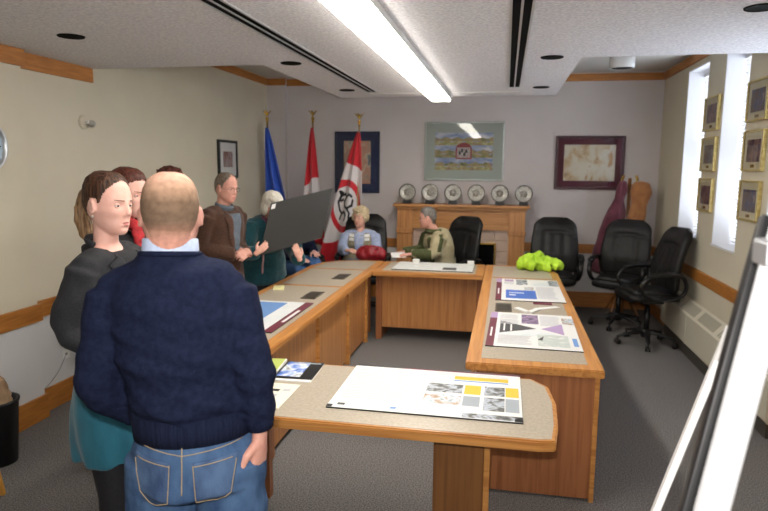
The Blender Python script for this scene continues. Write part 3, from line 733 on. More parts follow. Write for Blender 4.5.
# lime jacket heaped on the chair and table edge
b = BM()
random.seed(5)
for k in range(17):
    a = random.uniform(0, 2*pi); r = random.uniform(0, .13)
    ell(b, (.0+r*1.45*cos(a), r*.8*sin(a), .045+random.random()*.05*(1-r/.2)), (random.uniform(.05, .09), random.uniform(.04, .06), random.uniform(.03, .055)), Matrix.Rotation(random.uniform(-.5, .9), 3, 'Y') @ Matrix.Rotation(random.uniform(0, 3), 3, 'Z'))
tube(b, [((-.20, -.03, .035), .045, .035), ((-.08, -.06, .055), .05, .045), ((.02, -.05, .045), .04, .04)], (0, 1, 0))
tube(b, [((.16, .0, .05), .06, .05), ((.21, -.05, .04), .05, .035), ((.16, -.10, .035), .045, .03)], (0, 1, 0))
def crumple(co, n):
    q = noise.noise(co*9)*.022-abs(noise.noise(co*17))*.03+.008
    c = co+n*q; c.z = max(c.z*1.35, .001); return c
jk = remeshed('hi_vis_jacket', b, mat('lime_fabric', (158, 198, 36), (182, 220, 56), scale=(8, 8, 8), rough=.7, bump=.2, bscale=(40, 40, 40)), None, .008, 3, .5, crumple)
jk.location = (.36, 6.50, TZ); tag(jk, 'crumpled lime green jacket heaped on the far corner of the right wing', 'jacket')

# ------------------------------------------------------------------ coat stand and coats
t = thing('coat_stand', 'wooden coat stand in the corner right of the maroon picture', 'coat stand', (1.46, 7.93, 0))
wood = oak('coat_stand_wood', 'z', (150, 100, 52), (120, 76, 36))
obj('pole', cyl(BM(), (0, 0, .84), .02, 1.66), wood, t, True)
for k in range(4):
    a = k*pi/2+.5; b = BM(); wire(b, [(0, 0, 1.60), (.06*cos(a), .06*sin(a), 1.58), (.12*cos(a), .12*sin(a), 1.63), (.10*cos(a), .10*sin(a), 1.70)], .008); obj('hook', b, M['brass'], t, True)
for k in range(4):
    a = k*pi/2+.78; b = BM(); wire(b, [(0, 0, .30), (.10*cos(a), .10*sin(a), .22), (.22*cos(a), .22*sin(a), .03)], .014); obj('leg', b, wood, t, True)
def coat(name, lab, secs, m, loc, amp, f, seed):
    b = BM(); tube(b, secs, (1, 0, 0), 40, .5)
    def d(co, n):
        a = atan2(co.y, co.x); k = min(1, max(.15, (1.6-co.z)*1.2))
        return co+n*(amp*k*sin(a*f+seed+co.z*1.5)+noise.noise(co*7+V((seed, 0, 0)))*.012)
    o = remeshed(name, b, m, None, .009, 2, .5, d); o.location = loc
    return tag(o, lab, 'coat', 'coats on the coat stand')
coat('hanging_coat', 'long burgundy coat hanging on the left of the coat stand', [((.03, 0, 1.62), .045, .04), ((.02, 0, 1.53), .07, .06), ((0, 0, 1.42), .055, .06), ((-.03, 0, 1.28), .10, .08), ((-.07, 0, 1.05), .14, .09), ((-.12, 0, .8), .16, .10), ((-.15, 0, .55), .17, .10)], mat('burgundy_cloth', (84, 34, 50), (104, 46, 62), scale=(12, 12, 12), rough=.85, sheen=.3), (1.34, 7.84, 0), .014, 5, 1)
coat('hanging_coat', 'tan brown coat with rounded hood on the right of the coat stand', [((.04, 0, 1.60), .10, .07), ((.04, 0, 1.50), .12, .08), ((.03, 0, 1.38), .10, .08), ((.0, 0, 1.2), .10, .08), ((.0, 0, 1.0), .11, .09), ((0, 0, .75), .12, .09)], mat('tan_cloth', (140, 88, 46), (164, 108, 60), scale=(12, 12, 12), rough=.85, sheen=.3), (1.53, 7.80, 0), .012, 6, 3)

# ------------------------------------------------------------------ flags
def eagle(bm, z):
    ell(bm, (0, 0, z), (.022, .022, .022), seg=12); ell(bm, (0, 0, z+.055), (.018, .016, .03), seg=12); ell(bm, (-.01, -.01, z+.09), (.012, .014, .012), seg=10)
    for s in (-1, 1): tube(bm, [((s*.01, 0, z+.05), .012, .008), ((s*.04, 0, z+.085), .016, .006), ((s*.055, 0, z+.10), .008, .004)], (0, 1, 0), 10)
    cyl(bm, (0, 0, z-.03), .015, .04)
def flag(lab, loc, H, top, length, spread, folds, colfn, mats, phase=0, lean=(0, 0), dirx=1, off=0):
    t = thing('flag', lab, 'flag', loc, 0, 'flags on brass topped poles')
    b = BM(); tube(b, [((0, 0, .04), .014, .014), ((lean[0], lean[1], H), .012, .012)], (1, 0, 0), 12, 0); obj('pole', b, mat('pole_wood', (150, 120, 70), rough=.35, coat=.3), t, True)
    b = BM(); eagle(b, H+.03); b.transform(Matrix.Translation((lean[0], lean[1], 0))); obj('finial', b, M['brass'], t, True)
    obj('foot', lathe(BM(), [(.13, 0), (.13, .02), (.04, .05), (.02, .10)]), M['brass'], t, True)
    nu, nv = 190, 230; b = BM(); G = []
    for j in range(nv+1):
        v = j/nv; row = []
        z = top-length*v
        for i in range(nu+1):
            u = i/nu
            wv = .03+spread*(v**.8)
            x = off*v+(u-.5)*wv
            k = (z)/H
            y = -.02-.055*(.3+.7*v)*sin(u*pi*folds*(1-.25*v)+phase+v*1.3) - .03*sin(u*pi)
            zz = z-.05*sin(u*pi*2+phase)*v-.10*u*v*dirx
            row.append(b.verts.new((x+lean[0]*k, y+lean[1]*k, zz)))
        G.append(row)
    for j in range(nv):
        for i in range(nu):
            f = b.faces.new((G[j][i], G[j][i+1], G[j+1][i+1], G[j+1][i])); f.material_index = colfn((i+.5)/nu, (j+.5)/nv)
    o = obj('cloth', b, mats, t, True)
    s = o.modifiers.new('thick', 'SOLIDIFY'); s.thickness = .002
    return t
fb = mat('flag_blue', (44, 86, 190), rough=.6, sheen=.2); fr_ = mat('flag_red', (196, 28, 42), rough=.6, sheen=.2); fw_ = mat('flag_white', (222, 218, 220), rough=.6, sheen=.2); fk = mat('flag_black', (30, 30, 34), rough=.6)
flag('plain blue flag hanging nearest the left wall', (-3.00, 7.82, 0), 2.36, 2.27, 1.35, .36, 5, lambda u, v: 0, [fb], lean=(-.09, 0), off=.13)
def canada(u, v):
    w_ = .55-.28*u
    if v < .40+.10*(1-u): return 1
    if v > .80: return 1
    if .55 < v < .75 and abs(u-.25) < .2*(1-abs(v-.65)/.1): return 1
    return 0
flag('red and white maple leaf flag between the blue flag and the emblem flag', (-2.46, 7.85, 0), 2.36, 2.27, 1.45, .30, 4, canada, [fw_, fr_], phase=1, lean=(-.02, 0), off=-.02)
STROKES = [[(-.45, .1), (-.5, -.2), (-.3, -.45), (0, -.5), (.1, -.35), (-.1, -.2), (-.05, 0), (.15, .1), (.45, 0), (.5, -.2)], [(-.45, .1), (-.3, .25), (-.1, .2), (.05, .35), (-.05, .55)], [(.15, .1), (.3, .3), (.25, .5), (.4, .55)],
           [(-.3, -.45), (-.4, -.62), (-.2, -.55)], [(-.35, -.25), (-.2, -.3)], [(.1, -.35), (.3, -.45), (.45, -.35)], [(-.3, .25), (-.45, .45)]]
def sdist(x, z):
    best = 9
    for st in STROKES:
        for (ax_, az_), (bx, bz) in zip(st, st[1:]):
            dx, dz = bx-ax_, bz-az_; t = max(0, min(1, ((x-ax_)*dx+(z-az_)*dz)/(dx*dx+dz*dz))); best = min(best, (x-ax_-dx*t)**2+(z-az_-dz*t)**2)
    return sqrt(best)
def city(u, v):
    L = 1.66; wv = .03+.56*(v**.8)
    x = (u-.5)*wv-.22*v; z = v*L
    if z < .40+.09*(u-.5): return 1
    if z > 1.36-.12*u: return 1
    dx, dz = (x+.15)/.185, (z-.90)/.32
    r = sqrt(dx*dx+dz*dz)
    if .80 < r < 1.06: return 1
    if r < .74 and sdist(dx, dz) < .055: return 2
    return 0
flag('red and white flag with a red ring emblem, in front of the blue framed print', (-1.86, 7.68, 0), 2.30, 2.20, 1.66, .56, 4.5, city, [fw_, fr_, fk], phase=.6, lean=(.05, -.05), off=-.22)

# ------------------------------------------------------------------ waste bin, stool foot
t = thing('waste_bin', 'tall black plastic waste bin by the left wall', 'bin', (-2.94, 3.02, 0))
obj('bin_body', lathe(BM(), [(.09, 0), (.10, .0), (.125, .37), (.132, .375), (.132, .39), (.118, .39), (.095, .02)], 36), M['black'], t, True)
b = BM(); tube(b, [((.0, 0, .05), .08, .08), ((0, 0, .25), .095, .095), ((0, 0, .40), .10, .09), ((-.01, 0, .49), .085, .06), ((-.02, 0, .55), .06, .02)], (1, 0, 0), 24, .3)
bag = remeshed('paper_bag', b, mat('kraft_paper', (150, 122, 92), (176, 146, 112), scale=(9, 9, 9), rough=.8), None, .008, 1, .5, lambda co, n: co+n*(noise.noise(co*14)*.02+noise.noise(co*30)*.008))
bag.location = (-2.94, 3.02, 0.0); tag(bag, 'crumpled brown paper bag sticking out of the black bin', 'bag')
t = thing('wooden_stool', 'light wooden stool foot poking in at the left edge', 'stool', (-2.72, 2.60, 0))
sw = oak('stool_wood', 'z', (214, 160, 70), (190, 134, 50))
obj('seat', lathe(BM(), [(.12, .42), (.14, .425), (.14, .45), (.12, .455)], 30), sw, t, True)
for k in range(4):
    a = k*pi/2+.6; b = BM(); wire(b, [(.08*cos(a), .08*sin(a), .43), (.14*cos(a), .14*sin(a), .015)], .016, straight=True); obj('leg', b, sw, t, True)
b = BM(); [wire(b, [(.12*cos(k*pi/2+.6), .12*sin(k*pi/2+.6), .16), (.12*cos(k*pi/2+.6+pi/2), .12*sin(k*pi/2+.6+pi/2), .16)], .01, straight=True) for k in range(4)]; obj('stretcher', b, sw, t, True)

# ------------------------------------------------------------------ easel close to the camera, right
t = thing('presentation_easel', 'bright aluminium easel with a board, seen edge on close by at the right edge', 'easel', (.2, .9, 0))
def leg3(a, b_, r, ry, hint=(1, 0, 0), power=4): return tube(BM(), [(V(a)-V((.2, .9, 0)), r, ry), (V(b_)-V((.2, .9, 0)), r, ry)], hint, 20, 0, power)
def ext(a, b_, z):
    a, b_ = V(a), V(b_); k = (z-a.z)/(b_.z-a.z); return a+(b_-a)*k
A, B = (.427, 1.05, 1.70), (.322, .95, 1.271)
obj('front_leg', leg3(ext(A, B, 1.69), ext(A, B, 0.02), .016, .022, (0, 1, 0)), mat('polished_aluminium', (235, 238, 242), rough=.45, metal=.35), t)
A2, B2 = (.400, 1.12, 1.567), (.308, 1.02, 1.238)
obj('rear_leg', leg3(ext(A2, B2, 1.70), ext(A2, B2, .02), .010, .014), M['black'], t)
A3, B3 = V((.401, 1.2, 1.43)), V((.300, 1.2, 1.07)); d = (A3-B3)
b = BM(); o3 = V((.2, .9, 0)); n3 = V((.55, 1, 0)).normalized()*.30
vs = [A3-o3, A3+V((.155, .42, -.03))-o3, B3-d*.6+V((.155, .42, -.03))-o3, B3-d*.6-o3]
f = b.faces.new([b.verts.new(q) for q in vs]); r = bmesh.ops.extrude_face_region(b, geom=[f])
for v in [e for e in r['geom'] if isinstance(e, bmesh.types.BMVert)]: v.co += V((-.012, .002, .0))
obj('board_panel', b, M['paper'], t)
b = BM(); q = ext(A, B, 1.655)-o3; box(b, q-V((.03, .03, .02)), q+V((.03, .03, .02)), .006); obj('clamp', b, M['alu'], t)
q = ext(A, B, .6)-o3; b = BM(); wire(b, [q, ext(A2, B2, .6)-o3], .006, straight=True); obj('brace', b, M['black'], t)

# ------------------------------------------------------------------ people
def skin(name, c, c2): 
    return mat(name, c, c2, scale=(26, 26, 26), rough=.5, spec=.35, lo=.3, hi=.75, bump=.03, bscale=(180, 180, 180))
SK = {'fair': skin('skin_fair', (216, 164, 148), (226, 180, 166)), 'ruddy': skin('skin_ruddy', (206, 146, 130), (218, 166, 148)), 'old': skin('skin_older', (206, 152, 132), (222, 174, 156))}
def hairm(name, c, c2, sc=(120, 120, 14)): return mat(name, c, c2, scale=sc, rough=.55, bump=.5, bscale=sc, spec=.3, detail=3)
eye_w = mat('eye_white', (215, 208, 205), rough=.25); iris_m = mat('iris', (62, 70, 72), rough=.2); lip_m = mat('lips', (186, 112, 108), rough=.45); brow_m = mat('eyebrow', (110, 78, 60), rough=.9)
shoe_m = mat('black_shoe', (22, 20, 20), rough=.35)

def head_M(c, yaw=0, pitch=0, roll=0, s=1):
    return Matrix.Translation(V(c)) @ Matrix.Rotation(yaw, 4, 'Z') @ Matrix.Rotation(-pitch, 4, 'X') @ Matrix.Rotation(roll, 4, 'Y') @ Matrix.Scale(s, 4)
HS = [(.1175, .018, .000, -.036), (.112, .038, .026, -.058), (.095, .0575, .051, -.083), (.070, .0690, .070, -.098), (.040, .0745, .0795, -.106), (.010, .0750, .0810, -.105),
      (-.020, .0715, .0795, -.096), (-.045, .0670, .0780, -.080), (-.065, .0610, .0770, -.062), (-.083, .0525, .0750, -.046), (-.098, .0410, .0710, -.028), (-.110, .0260, .0630, -.006)]
def add_head(bm, Mx, fem=False, wide=1.0):
    t = bmesh.new(); secs = []
    for z, a, f, b_ in HS:
        k = wide*(.93 if fem and z < -.03 else 1)
        if not fem: k *= 1+.07*exp(-((z+.060)/.035)**2)
        secs.append(((0, (f+b_)/2, z), a*k, (f-b_)/2))
    n = 40; rings = []
    for c, rx, ry in secs:
        rings.append([t.verts.new((c[0]+rx*math.copysign(abs(cos(2*pi*j/n))**.92, cos(2*pi*j/n)), c[1]+ry*math.copysign(abs(sin(2*pi*j/n))**.92, sin(2*pi*j/n)), c[2])) for j in range(n)])
    for r0, r1 in zip(rings, rings[1:]):
        for j in range(n): t.faces.new((r0[j], r1[j], r1[(j+1) % n], r0[(j+1) % n]))
    t.faces.new(rings[0]); t.faces.new(rings[-1][::-1])
    for s in (-1, 1):
        ea = Matrix.Rotation(s*-.38, 3, 'Z') @ Matrix.Rotation(.16, 3, 'X'); c0 = V((s*.078*wide, -.012, -.010))
        ell(t, c0, (.0055, .013, .023), ea, 20)
        rim = [c0+ea @ V((s*.004, y, z)) for y, z in ((.009, -.002), (.010, .012), (.003, .025), (-.008, .024), (-.015, .012), (-.014, -.004), (-.009, -.013), (-.003, -.020), (.003, -.018))]
        tube(t, [(p, .0042, .0042) for p in spline(rim, 3)], (1, 0, 0), 8, .5)
    tube(t, [((0, .072, .010), .0085, .010), ((0, .081, -.012), .0085, .011), ((0, .088, -.028), .0105, .0105)], (1, 0, 0), 14, .7)
    merge(bm, t, Mx)
def sculpt(Mx, fem=False):
    Mi = Mx.inverted(); G = lambda a, c, s_: exp(-((a-c)/s_)**2)
    def f(co, n):
        p = Mi @ co
        if p.y > .02 and abs(p.x) < .08 and abs(p.z) < .125:
            dy = 0; x = abs(p.x); z = p.z
            dy -= .0085*G(x, .031, .016)*G(z, .001, .0105)
            dy += (.0025 if fem else .0045)*G(x, .028, .022)*G(z, .020, .0065)
            dy += .0035*G(x, .040, .017)*G(z, -.028, .014)
            dy += .0045*G(x, .0125, .0055)*G(z, -.0325, .0055)
            dy += .0050*G(x, 0, .017)*G(z, -.0595, .0042)*(1-.25*G(x, 0, .003)) + .0060*G(x, 0, .015)*G(z, -.0715, .0050)
            dy -= .0030*exp(-(x/.020)**4)*G(z, -.0652, .0018)
            dy -= .0035*G(x, 0, .02)*G(z, -.083, .0055)
            dy += .0050*G(x, 0, .016)*G(z, -.099, .011)
            dy -= .0030*G(x, .050, .012)*G(z, -.055, .016)
            return Mx @ (p+V((0, dy, 0)))
        return co
    return f
HL = [(0, .074), (.5, .070), (.85, .058), (1.08, .040), (1.22, .012), (1.38, -.004), (1.50, .022), (1.8, .024), (2.0, .0), (2.25, -.035), (2.6, -.070), (pi, -.080)]
def shell(root, bodyo, m, Mx, T, Ttop=None, front=0, nape=0, amp=.001, sc=(70, 70, 20), name='hair', soft=.02):
    """hair grown from the scalp: scalp faces lifted along their normals"""
    Mi = Mx.inverted(); me = bodyo.data; sca = Mx.to_scale().x; bm = BM(); vm = {}
    def th(p):
        if p.z < -.1 or p.z > .14 or abs(p.x) > .0765 and p.z < .03 and p.y > -.04: return -1
        az = abs(atan2(p.x, p.y+.005))
        hz = HL[-1][1]
        for (a0, z0), (a1, z1) in zip(HL, HL[1:]):
            if a0 <= az <= a1: hz = z0+(z1-z0)*(az-a0)/(a1-a0); break
        hz += front*max(0, 1-az/1.1) + nape*max(0, (az-2)/1.1)
        d = (p.z-hz)/soft
        if d < 0: return -1
        k = min(1, d)**.5; tt = T+((Ttop or T)-T)*max(0, min(1, (p.z-.03)/.07))
        return .0004+tt*k
    ths = [th(Mi @ v.co) for v in me.vertices]
    for p in me.polygons:
        if all(ths[i] > 0 for i in p.vertices):
            vs = []
            for i in p.vertices:
                if i not in vm:
                    v = me.vertices[i]; q = Mi @ v.co; nz = noise.noise(V((q.x*sc[0], q.y*sc[1], q.z*sc[2])))
                    vm[i] = bm.verts.new(v.co+v.normal*(ths[i]+max(0, amp*nz*min(1, ths[i]/max(T, 1e-4)))))
                vs.append(vm[i])
            bm.faces.new(vs)
    return obj(name, bm, m, root, True)

def face_parts(root, body, Mx, brow=brow_m, lips=lip_m, skinm=None, look=0, glasses=False, age=False):
    for s in (-1, 1):
        b = BM(); ell(b, (s*.031, .0585, .002), (.0122, .0122, .0122), seg=20); b.transform(Mx); ey = obj('eye', b, eye_w, root, True)
        d = V((sin(look), cos(look), -.06)).normalized(); b = BM(); ell(b, V((s*.031, .0585, .002))+d*.0078, (.0058, .0058, .0058), seg=14); b.transform(Mx); obj('iris', b, iris_m, ey, True)
        for nm, z0, z1 in (('eyelid', .0025, .014), ('eyelid', -.014, -.0062)):
            b = BM(); nu, nv = 12, 5; G = []
            for j in range(nv+1):
                z = lerp(z0, z1, j/nv)*.0138/.014; row = []
                for i in range(nu+1):
                    a = -1.25+2.5*i/nu; zz = z - (.0035*abs(sin(a))**2 if z0 > 0 else -.0025*abs(sin(a))**2)
                    r = sqrt(max(.0138**2-zz*zz, 1e-8)); row.append(b.verts.new((s*.031+r*sin(a), .0585+r*cos(a), .002+zz)))
                G.append(row)
            for j in range(nv):
                for i in range(nu): b.faces.new((G[j][i], G[j][i+1], G[j+1][i+1], G[j+1][i]))
            bmesh.ops.recalc_face_normals(b, faces=b.faces[:]); r = bmesh.ops.extrude_face_region(b, geom=b.faces[:])
            for v in [e for e in r['geom'] if isinstance(e, bmesh.types.BMVert)]: v.co -= (v.co-V((s*.031, .0585, .002))).normalized()*.0015
            b.transform(Mx); obj(nm, b, skinm, root, True)
    T = bvh(body)
    O = Mx @ V((0, .4, 0)); R3 = Mx.to_3x3(); U = R3 @ V((1, 0, 0)); W = R3 @ V((0, 0, 1)); D = R3 @ V((0, -1, 0))
    for s in (-1, 1):
        c = [(s*.014, .0175), (s*.046, .0215), (s*.047, .0235), (s*.014, .0215)]
        patch('eyebrow', body, c, brow, root, D, O, U, W, (8, 2), .0012, .0008, T)
    patch('lips', body, [(-.0145, -.0745), (.0145, -.0745), (.0155, -.0585), (-.0155, -.0585)], lips, root, D, O, U, W, (16, 10), .0004, .0005, T, ell_=True)
    if glasses:
        b = BM()
        for s in (-1, 1):
            wire(b, [(s*.031+.021*cos(a), .086, -.002+.016*sin(a)) for a in [2*pi*k/16 for k in range(17)]], .0011, 6, straight=True, cap=0)
            wire(b, [(s*.052, .085, .002), (s*.076, .06, .003), (s*.082, -.005, .004)], .0012, 6)
        wire(b, [(-.010, .087, .001), (0, .091, .003), (.010, .087, .001)], .0012, 6)
        b.transform(Mx); obj('glasses', b, mat('glasses_wire', (60, 54, 50), rough=.3, metal=.5), root, True)

def add_hand(bm, wrist, d, pn, side, curl=.5, s=1.0, thumb=.6, spread=.05):
    """d: pointing direction, pn: palm normal (fingers curl this way), side: towards the thumb"""
    d = V(d).normalized(); pn = V(pn); pn = (pn-d*pn.dot(d)).normalized(); sd = d.cross(pn)*(1 if side > 0 else -1)
    w_ = V(wrist)
    tube(bm, [(w_-d*.02*s, .026*s, .020*s), (w_+d*.015*s, .027*s, .019*s), (w_+d*.045*s, .037*s, .0165*s), (w_+d*.082*s, .040*s, .0135*s)], sd, 16, .4)
    L = [.072, .080, .074, .058]
    for k in range(4):
        o = w_+d*.083*s+sd*(.029-.0195*k)*s; l = L[k]*s; dirn = (d+sd*spread*(1.5-k)).normalized(); p = [o-d*.012*s, o]; r = [.0088, .0088]
        ang = 0
        for m_, f in enumerate((.45, .31, .24)):
            ang += curl*(.55 if m_ == 0 else .9)*(1+.08*k)
            p.append(p[-1]+(dirn*cos(ang)+pn*sin(ang))*l*f*1.05); r.append(.0084-.0009*(m_+1))
        tube(bm, [(q, rr*s, rr*s) for q, rr in zip(p, r)], sd, 10, .7)
    o = w_+d*.022*s+sd*.024*s
    p = [o, o+(d*.6+sd*.75+pn*.25).normalized()*.036*s]
    p.append(p[-1]+(d*.9+sd*.30+pn*thumb).normalized()*.030*s); p.append(p[-1]+(d*.95-sd*.05+pn*thumb).normalized()*.024*s)
    tube(bm, [(q, rr*s, rr*s) for q, rr in zip(p, (.014, .0125, .0100, .0085))], pn, 10, .7)

def torso_path(sk, t):
    P, C, N = V(sk['P']), V(sk['C']), V(sk['N'])
    c = C*2-(P+N)*.5     # curve passes through C at t=.5
    if t <= 0: return P+(c-P).normalized()*t
    return P*(1-t)**2+c*2*t*(1-t)+N*t*t
MALE = [(0, .170, .120), (.15, .165, .118), (.3, .158, .112), (.5, .168, .118), (.68, .180, .122), (.82, .178, .112), (.92, .145, .095), (1, .078, .068)]
FEM = [(0, .170, .118), (.15, .158, .110), (.34, .128, .092), (.5, .138, .102), (.66, .150, .118), (.80, .152, .098), (.92, .122, .082), (1, .064, .058)]
def torso_secs(sk, tab, g, grow, t0=0, t1=1.0, gy=None):
    gy = gy or g; out = []
    for t, a, b_ in tab:
        if t0-1e-6 <= t <= t1+1e-6: out.append((torso_path(sk, t), a*g+grow, b_*gy+grow))
    return out
def arm_pts(sk, i, frac=1.0, g=1.0, grow=0, prof=(.056, .050, .042, .041, .034, .027)):
    S_, E_, W_ = V(sk['S'][i]), V(sk['E'][i]), V(sk['W'][i])
    pts = [S_, S_.lerp(E_, .45), E_.lerp(S_, .10), E_.lerp(W_, .10), E_.lerp(W_, .5), E_.lerp(W_, frac)]
    if frac < 1: pass
    return [(p, r*g+grow, r*g+grow) for p, r in zip(pts, prof)]
def leg_pts(sk, i, g=1.0, grow=0, prof=(.088, .075, .058, .056, .050, .040), end=1.0):
    H_, K_, A_ = V(sk['H'][i]), V(sk['K'][i]), V(sk['A'][i])
    pts = [H_, H_.lerp(K_, .5), K_.lerp(H_, .07), K_.lerp(A_, .07), K_.lerp(A_, .4), K_.lerp(A_, end)]
    return [(p, r*g+grow, r*g+grow) for p, r in zip(pts, prof)]
def sh_axis(sk): return V(sk['S'][0])-V(sk['S'][1])

def body(root, sk, skinm, Mx, fem=False, g=1.0, voxel=.006, wide=1.0, hands=(), neck=.056, hs=1.0):
    b = BM(); tab = FEM if fem else MALE; ax = sh_axis(sk)
    tube(b, torso_secs(sk, tab, g, -.014), ax, 28, .5)
    N_ = V(sk['N']); hc = Mx @ V((0, -.022, -.045))
    tube(b, [(N_-V((0, 0, .03)), neck*1.25, neck*1.15), (N_+V((0, 0, .01)), neck*1.05, neck*1.0), (N_.lerp(hc, .55), neck*.97, neck), (hc, neck, neck*1.02)], ax, 22, .4)
    for i in (0, 1):
        tube(b, [(N_-V((0, 0, .015)), .042, .036), (V(sk['S'][i])+V((0, 0, .0)), .040, .036)], (0, 1, 0), 14, .5)
        tube(b, arm_pts(sk, i, 1, g if g < 1.1 else 1.1, -.012), (0, 1, 0), 16, .5)
        tube(b, leg_pts(sk, i, g, -.014), (1, 0, 0), 18, .5)
    tube(b, [(V(sk['H'][0]), .07*g, .07*g), (V(sk['H'][1]), .07*g, .07*g)], (0, 1, 0), 16, .1)
    add_head(b, Mx, fem, wide)
    for h in hands: add_hand(b, **h)
    o = remeshed('body', b, skinm, root, voxel, 3, .45, sculpt(Mx, fem))
    return o
def fold(amp, sc, seed=0, region=None):
    def f(co, n):
        q = noise.noise(V((co.x*sc[0]+seed, co.y*sc[1], co.z*sc[2])))
        q2 = noise.noise(V((co.x*sc[0]*2.1+seed+5, co.y*sc[1]*2.1, co.z*sc[2]*2.2)))
        k = region(co) if region else 1
        return co+n*amp*k*(q+.45*q2)
    return f
def top(root, name, sk, tab, g, grow, m, t0=0, t1=.97, drop=0, flare=0, sleeve=1.0, agrow=None, voxel=.008, disp=None, arms=(0, 1), gy=None, extra=None, sl_prof=None, sm=9):
    b = BM(); ax = sh_axis(sk)
    secs = torso_secs(sk, tab, g, grow, t0, t1, gy)
    if drop:
        p, a, c = secs[0]; dn = (V(sk['P'])-torso_path(sk, .2)).normalized()
        secs = [(p+dn*drop, a+flare, c+flare), (p+dn*drop*.5, a+flare*.6, c+flare*.6)] + secs
    tube(b, secs, ax, 32, .25)
    N_ = V(sk['N'])
    for i in arms:
        ag = grow if agrow is None else agrow
        tube(b, [(N_-V((0, 0, .035)), .05+ag*.4, .045+ag*.4), (N_.lerp(V(sk['S'][i]), .55)-V((0, 0, .005)), .05+ag*.5, .045+ag*.5), (V(sk['S'][i]), .050+ag*.6, .048+ag*.6)], (0, 1, 0), 16, .5)
        kw = {'prof': sl_prof} if sl_prof else {}
        tube(b, arm_pts(sk, i, sleeve, min(g, 1.15), ag, **kw), (0, 1, 0), 20, .15)
    if extra: extra(b)
    return remeshed(name, b, m, root, voxel, sm, .5, disp)
def trousers(root, sk, g, grow, m, tab=MALE, waist=.22, voxel=.009, disp=None, prof=(.092, .082, .066, .064, .060, .058), name='trousers', end=1.0, gy=None, t0=0):
    b = BM(); ax = sh_axis(sk)
    tube(b, torso_secs(sk, tab, g, grow, t0, waist, gy), ax, 28, .2)
    dn = V(sk['P'])
    tube(b, [(V(sk['H'][0]), .098*g+grow, .098*g+grow), (V(sk['H'][1]), .098*g+grow, .098*g+grow)], (0, 1, 0), 20, .3)
    for i in (0, 1): tube(b, leg_pts(sk, i, g, grow, prof, end), (1, 0, 0), 22, .1)
    return remeshed(name, b, m, root, voxel, 4, .5, disp)
def shoes(root, sk, fw=(0, 1, 0), m=shoe_m, g=1):
    f = V(fw)
    for i in (0, 1):
        a = V(sk['A'][i]); z = a.z
        b = BM(); tube(b, [(V((a.x, a.y, .035))-f*.05, .036, .034), (V((a.x, a.y, .045)), .040, .042), (V((a.x, a.y, .038))+f*.08, .044, .034), (V((a.x, a.y, .026))+f*.15, .038, .022), (V((a.x, a.y, .022))+f*.185, .022, .016)], f.cross(V((0, 0, 1))), 20, .6)
        tube(b, [(V((a.x, a.y, .05)), .036, .038), (V((a.x, a.y, z+.02)), .034, .036)], f.cross(V((0, 0, 1))), 16, .2)
        for v in b.verts: v.co.z = max(v.co.z, .001)
        obj('shoe', b, m, root, True)
def hair(root, parts, m, Mx, voxel=.005, amp=.003, sc=(60, 60, 12), name='hair', sm=2):
    b = BM(); t = bmesh.new()
    for p in parts:
        if p[0] == 'e': ell(t, p[1], p[2], p[3] if len(p) > 3 else None, 24)
        else: tube(t, p[1], (1, 0, 0), 16, .7)
    merge(b, t, Mx); Mi = Mx.inverted()
    def d(co, n):
        q = Mi @ co; return co+n*amp*(noise.noise(V((q.x*sc[0], q.y*sc[1], q.z*sc[2])))+.5*noise.noise(V((q.x*sc[0]*2, q.y*sc[1]*2, q.z*sc[2]*2))))
    return remeshed(name, b, m, root, voxel, sm, .5, d)
def standing(H=1.75, w_=1.0, lean=(0, 0)):
    s = H/1.75; lx, ly = lean
    return dict(P=V((0, 0, .94*s)), C=V((lx*.45, ly*.45, 1.21*s)), N=V((lx, ly, 1.475*s)), S=[V((.185*w_+lx, ly, 1.415*s)), V((-.185*w_+lx, ly, 1.415*s))],
                E=[V((.235*w_+lx, -.03+ly, 1.13*s)), V((-.235*w_+lx, -.03+ly, 1.13*s))], W=[V((.24*w_+lx, .04+ly, .90*s)), V((-.24*w_+lx, .04+ly, .90*s))],
                H=[V((.092*w_, 0, .90*s)), V((-.092*w_, 0, .90*s))], K=[V((.10*w_, .02, .50*s)), V((-.10*w_, .02, .50*s))], A=[V((.11*w_, -.02, .09)), V((-.11*w_, -.02, .09))])
def person(label, loc, rz): return thing('person', label, 'person', loc, rz)

# --- man in the navy sweater, back to the camera
root = person('person with short thin hair seen from behind in navy sweater and blue jeans', (-.895, 1.58, 0), radians(12))
sk = standing(1.75)
sk.update(P=V((.03, 0, .985)), C=V((.01, .0, 1.24)), N=V((-.022, .0, 1.535)), S=[V((.148, .0, 1.428)), V((-.190, .0, 1.420))],
          E=[V((.210, -.045, 1.20)), V((-.240, -.03, 1.15))], W=[V((.222, -.02, 1.03)), V((-.11, .135, .985))],
          H=[V((.128, 0, .94)), V((-.068, 0, .94))], K=[V((.135, .02, .50)), V((-.085, .0, .50))])
Mx = head_M((-.022, .018, 1.642), yaw=radians(15), pitch=radians(2), s=.995)
bd = body(root, sk, SK['ruddy'], Mx, g=1.0, voxel=.0048, wide=1.03, neck=.067, hands=[
    dict(wrist=(.222, -.025, 1.01), d=(-.06, -.03, -1), pn=(-1, .35, 0), side=-1, curl=.42, s=1.05, thumb=.25),
    dict(wrist=(-.115, .14, .985), d=(.9, .3, -.25), pn=(0, -1, -.2), side=-1, curl=.5, s=1.05)])
face_parts(root, bd, Mx, skinm=SK['ruddy'])
buzz = bpy.data.materials.new('cropped_hair'); buzz.use_nodes = True
nt = buzz.node_tree; pb = nt.nodes['Principled BSDF']; pb.inputs['Roughness'].default_value = .8; pb.inputs['Specular IOR Level'].default_value = .2
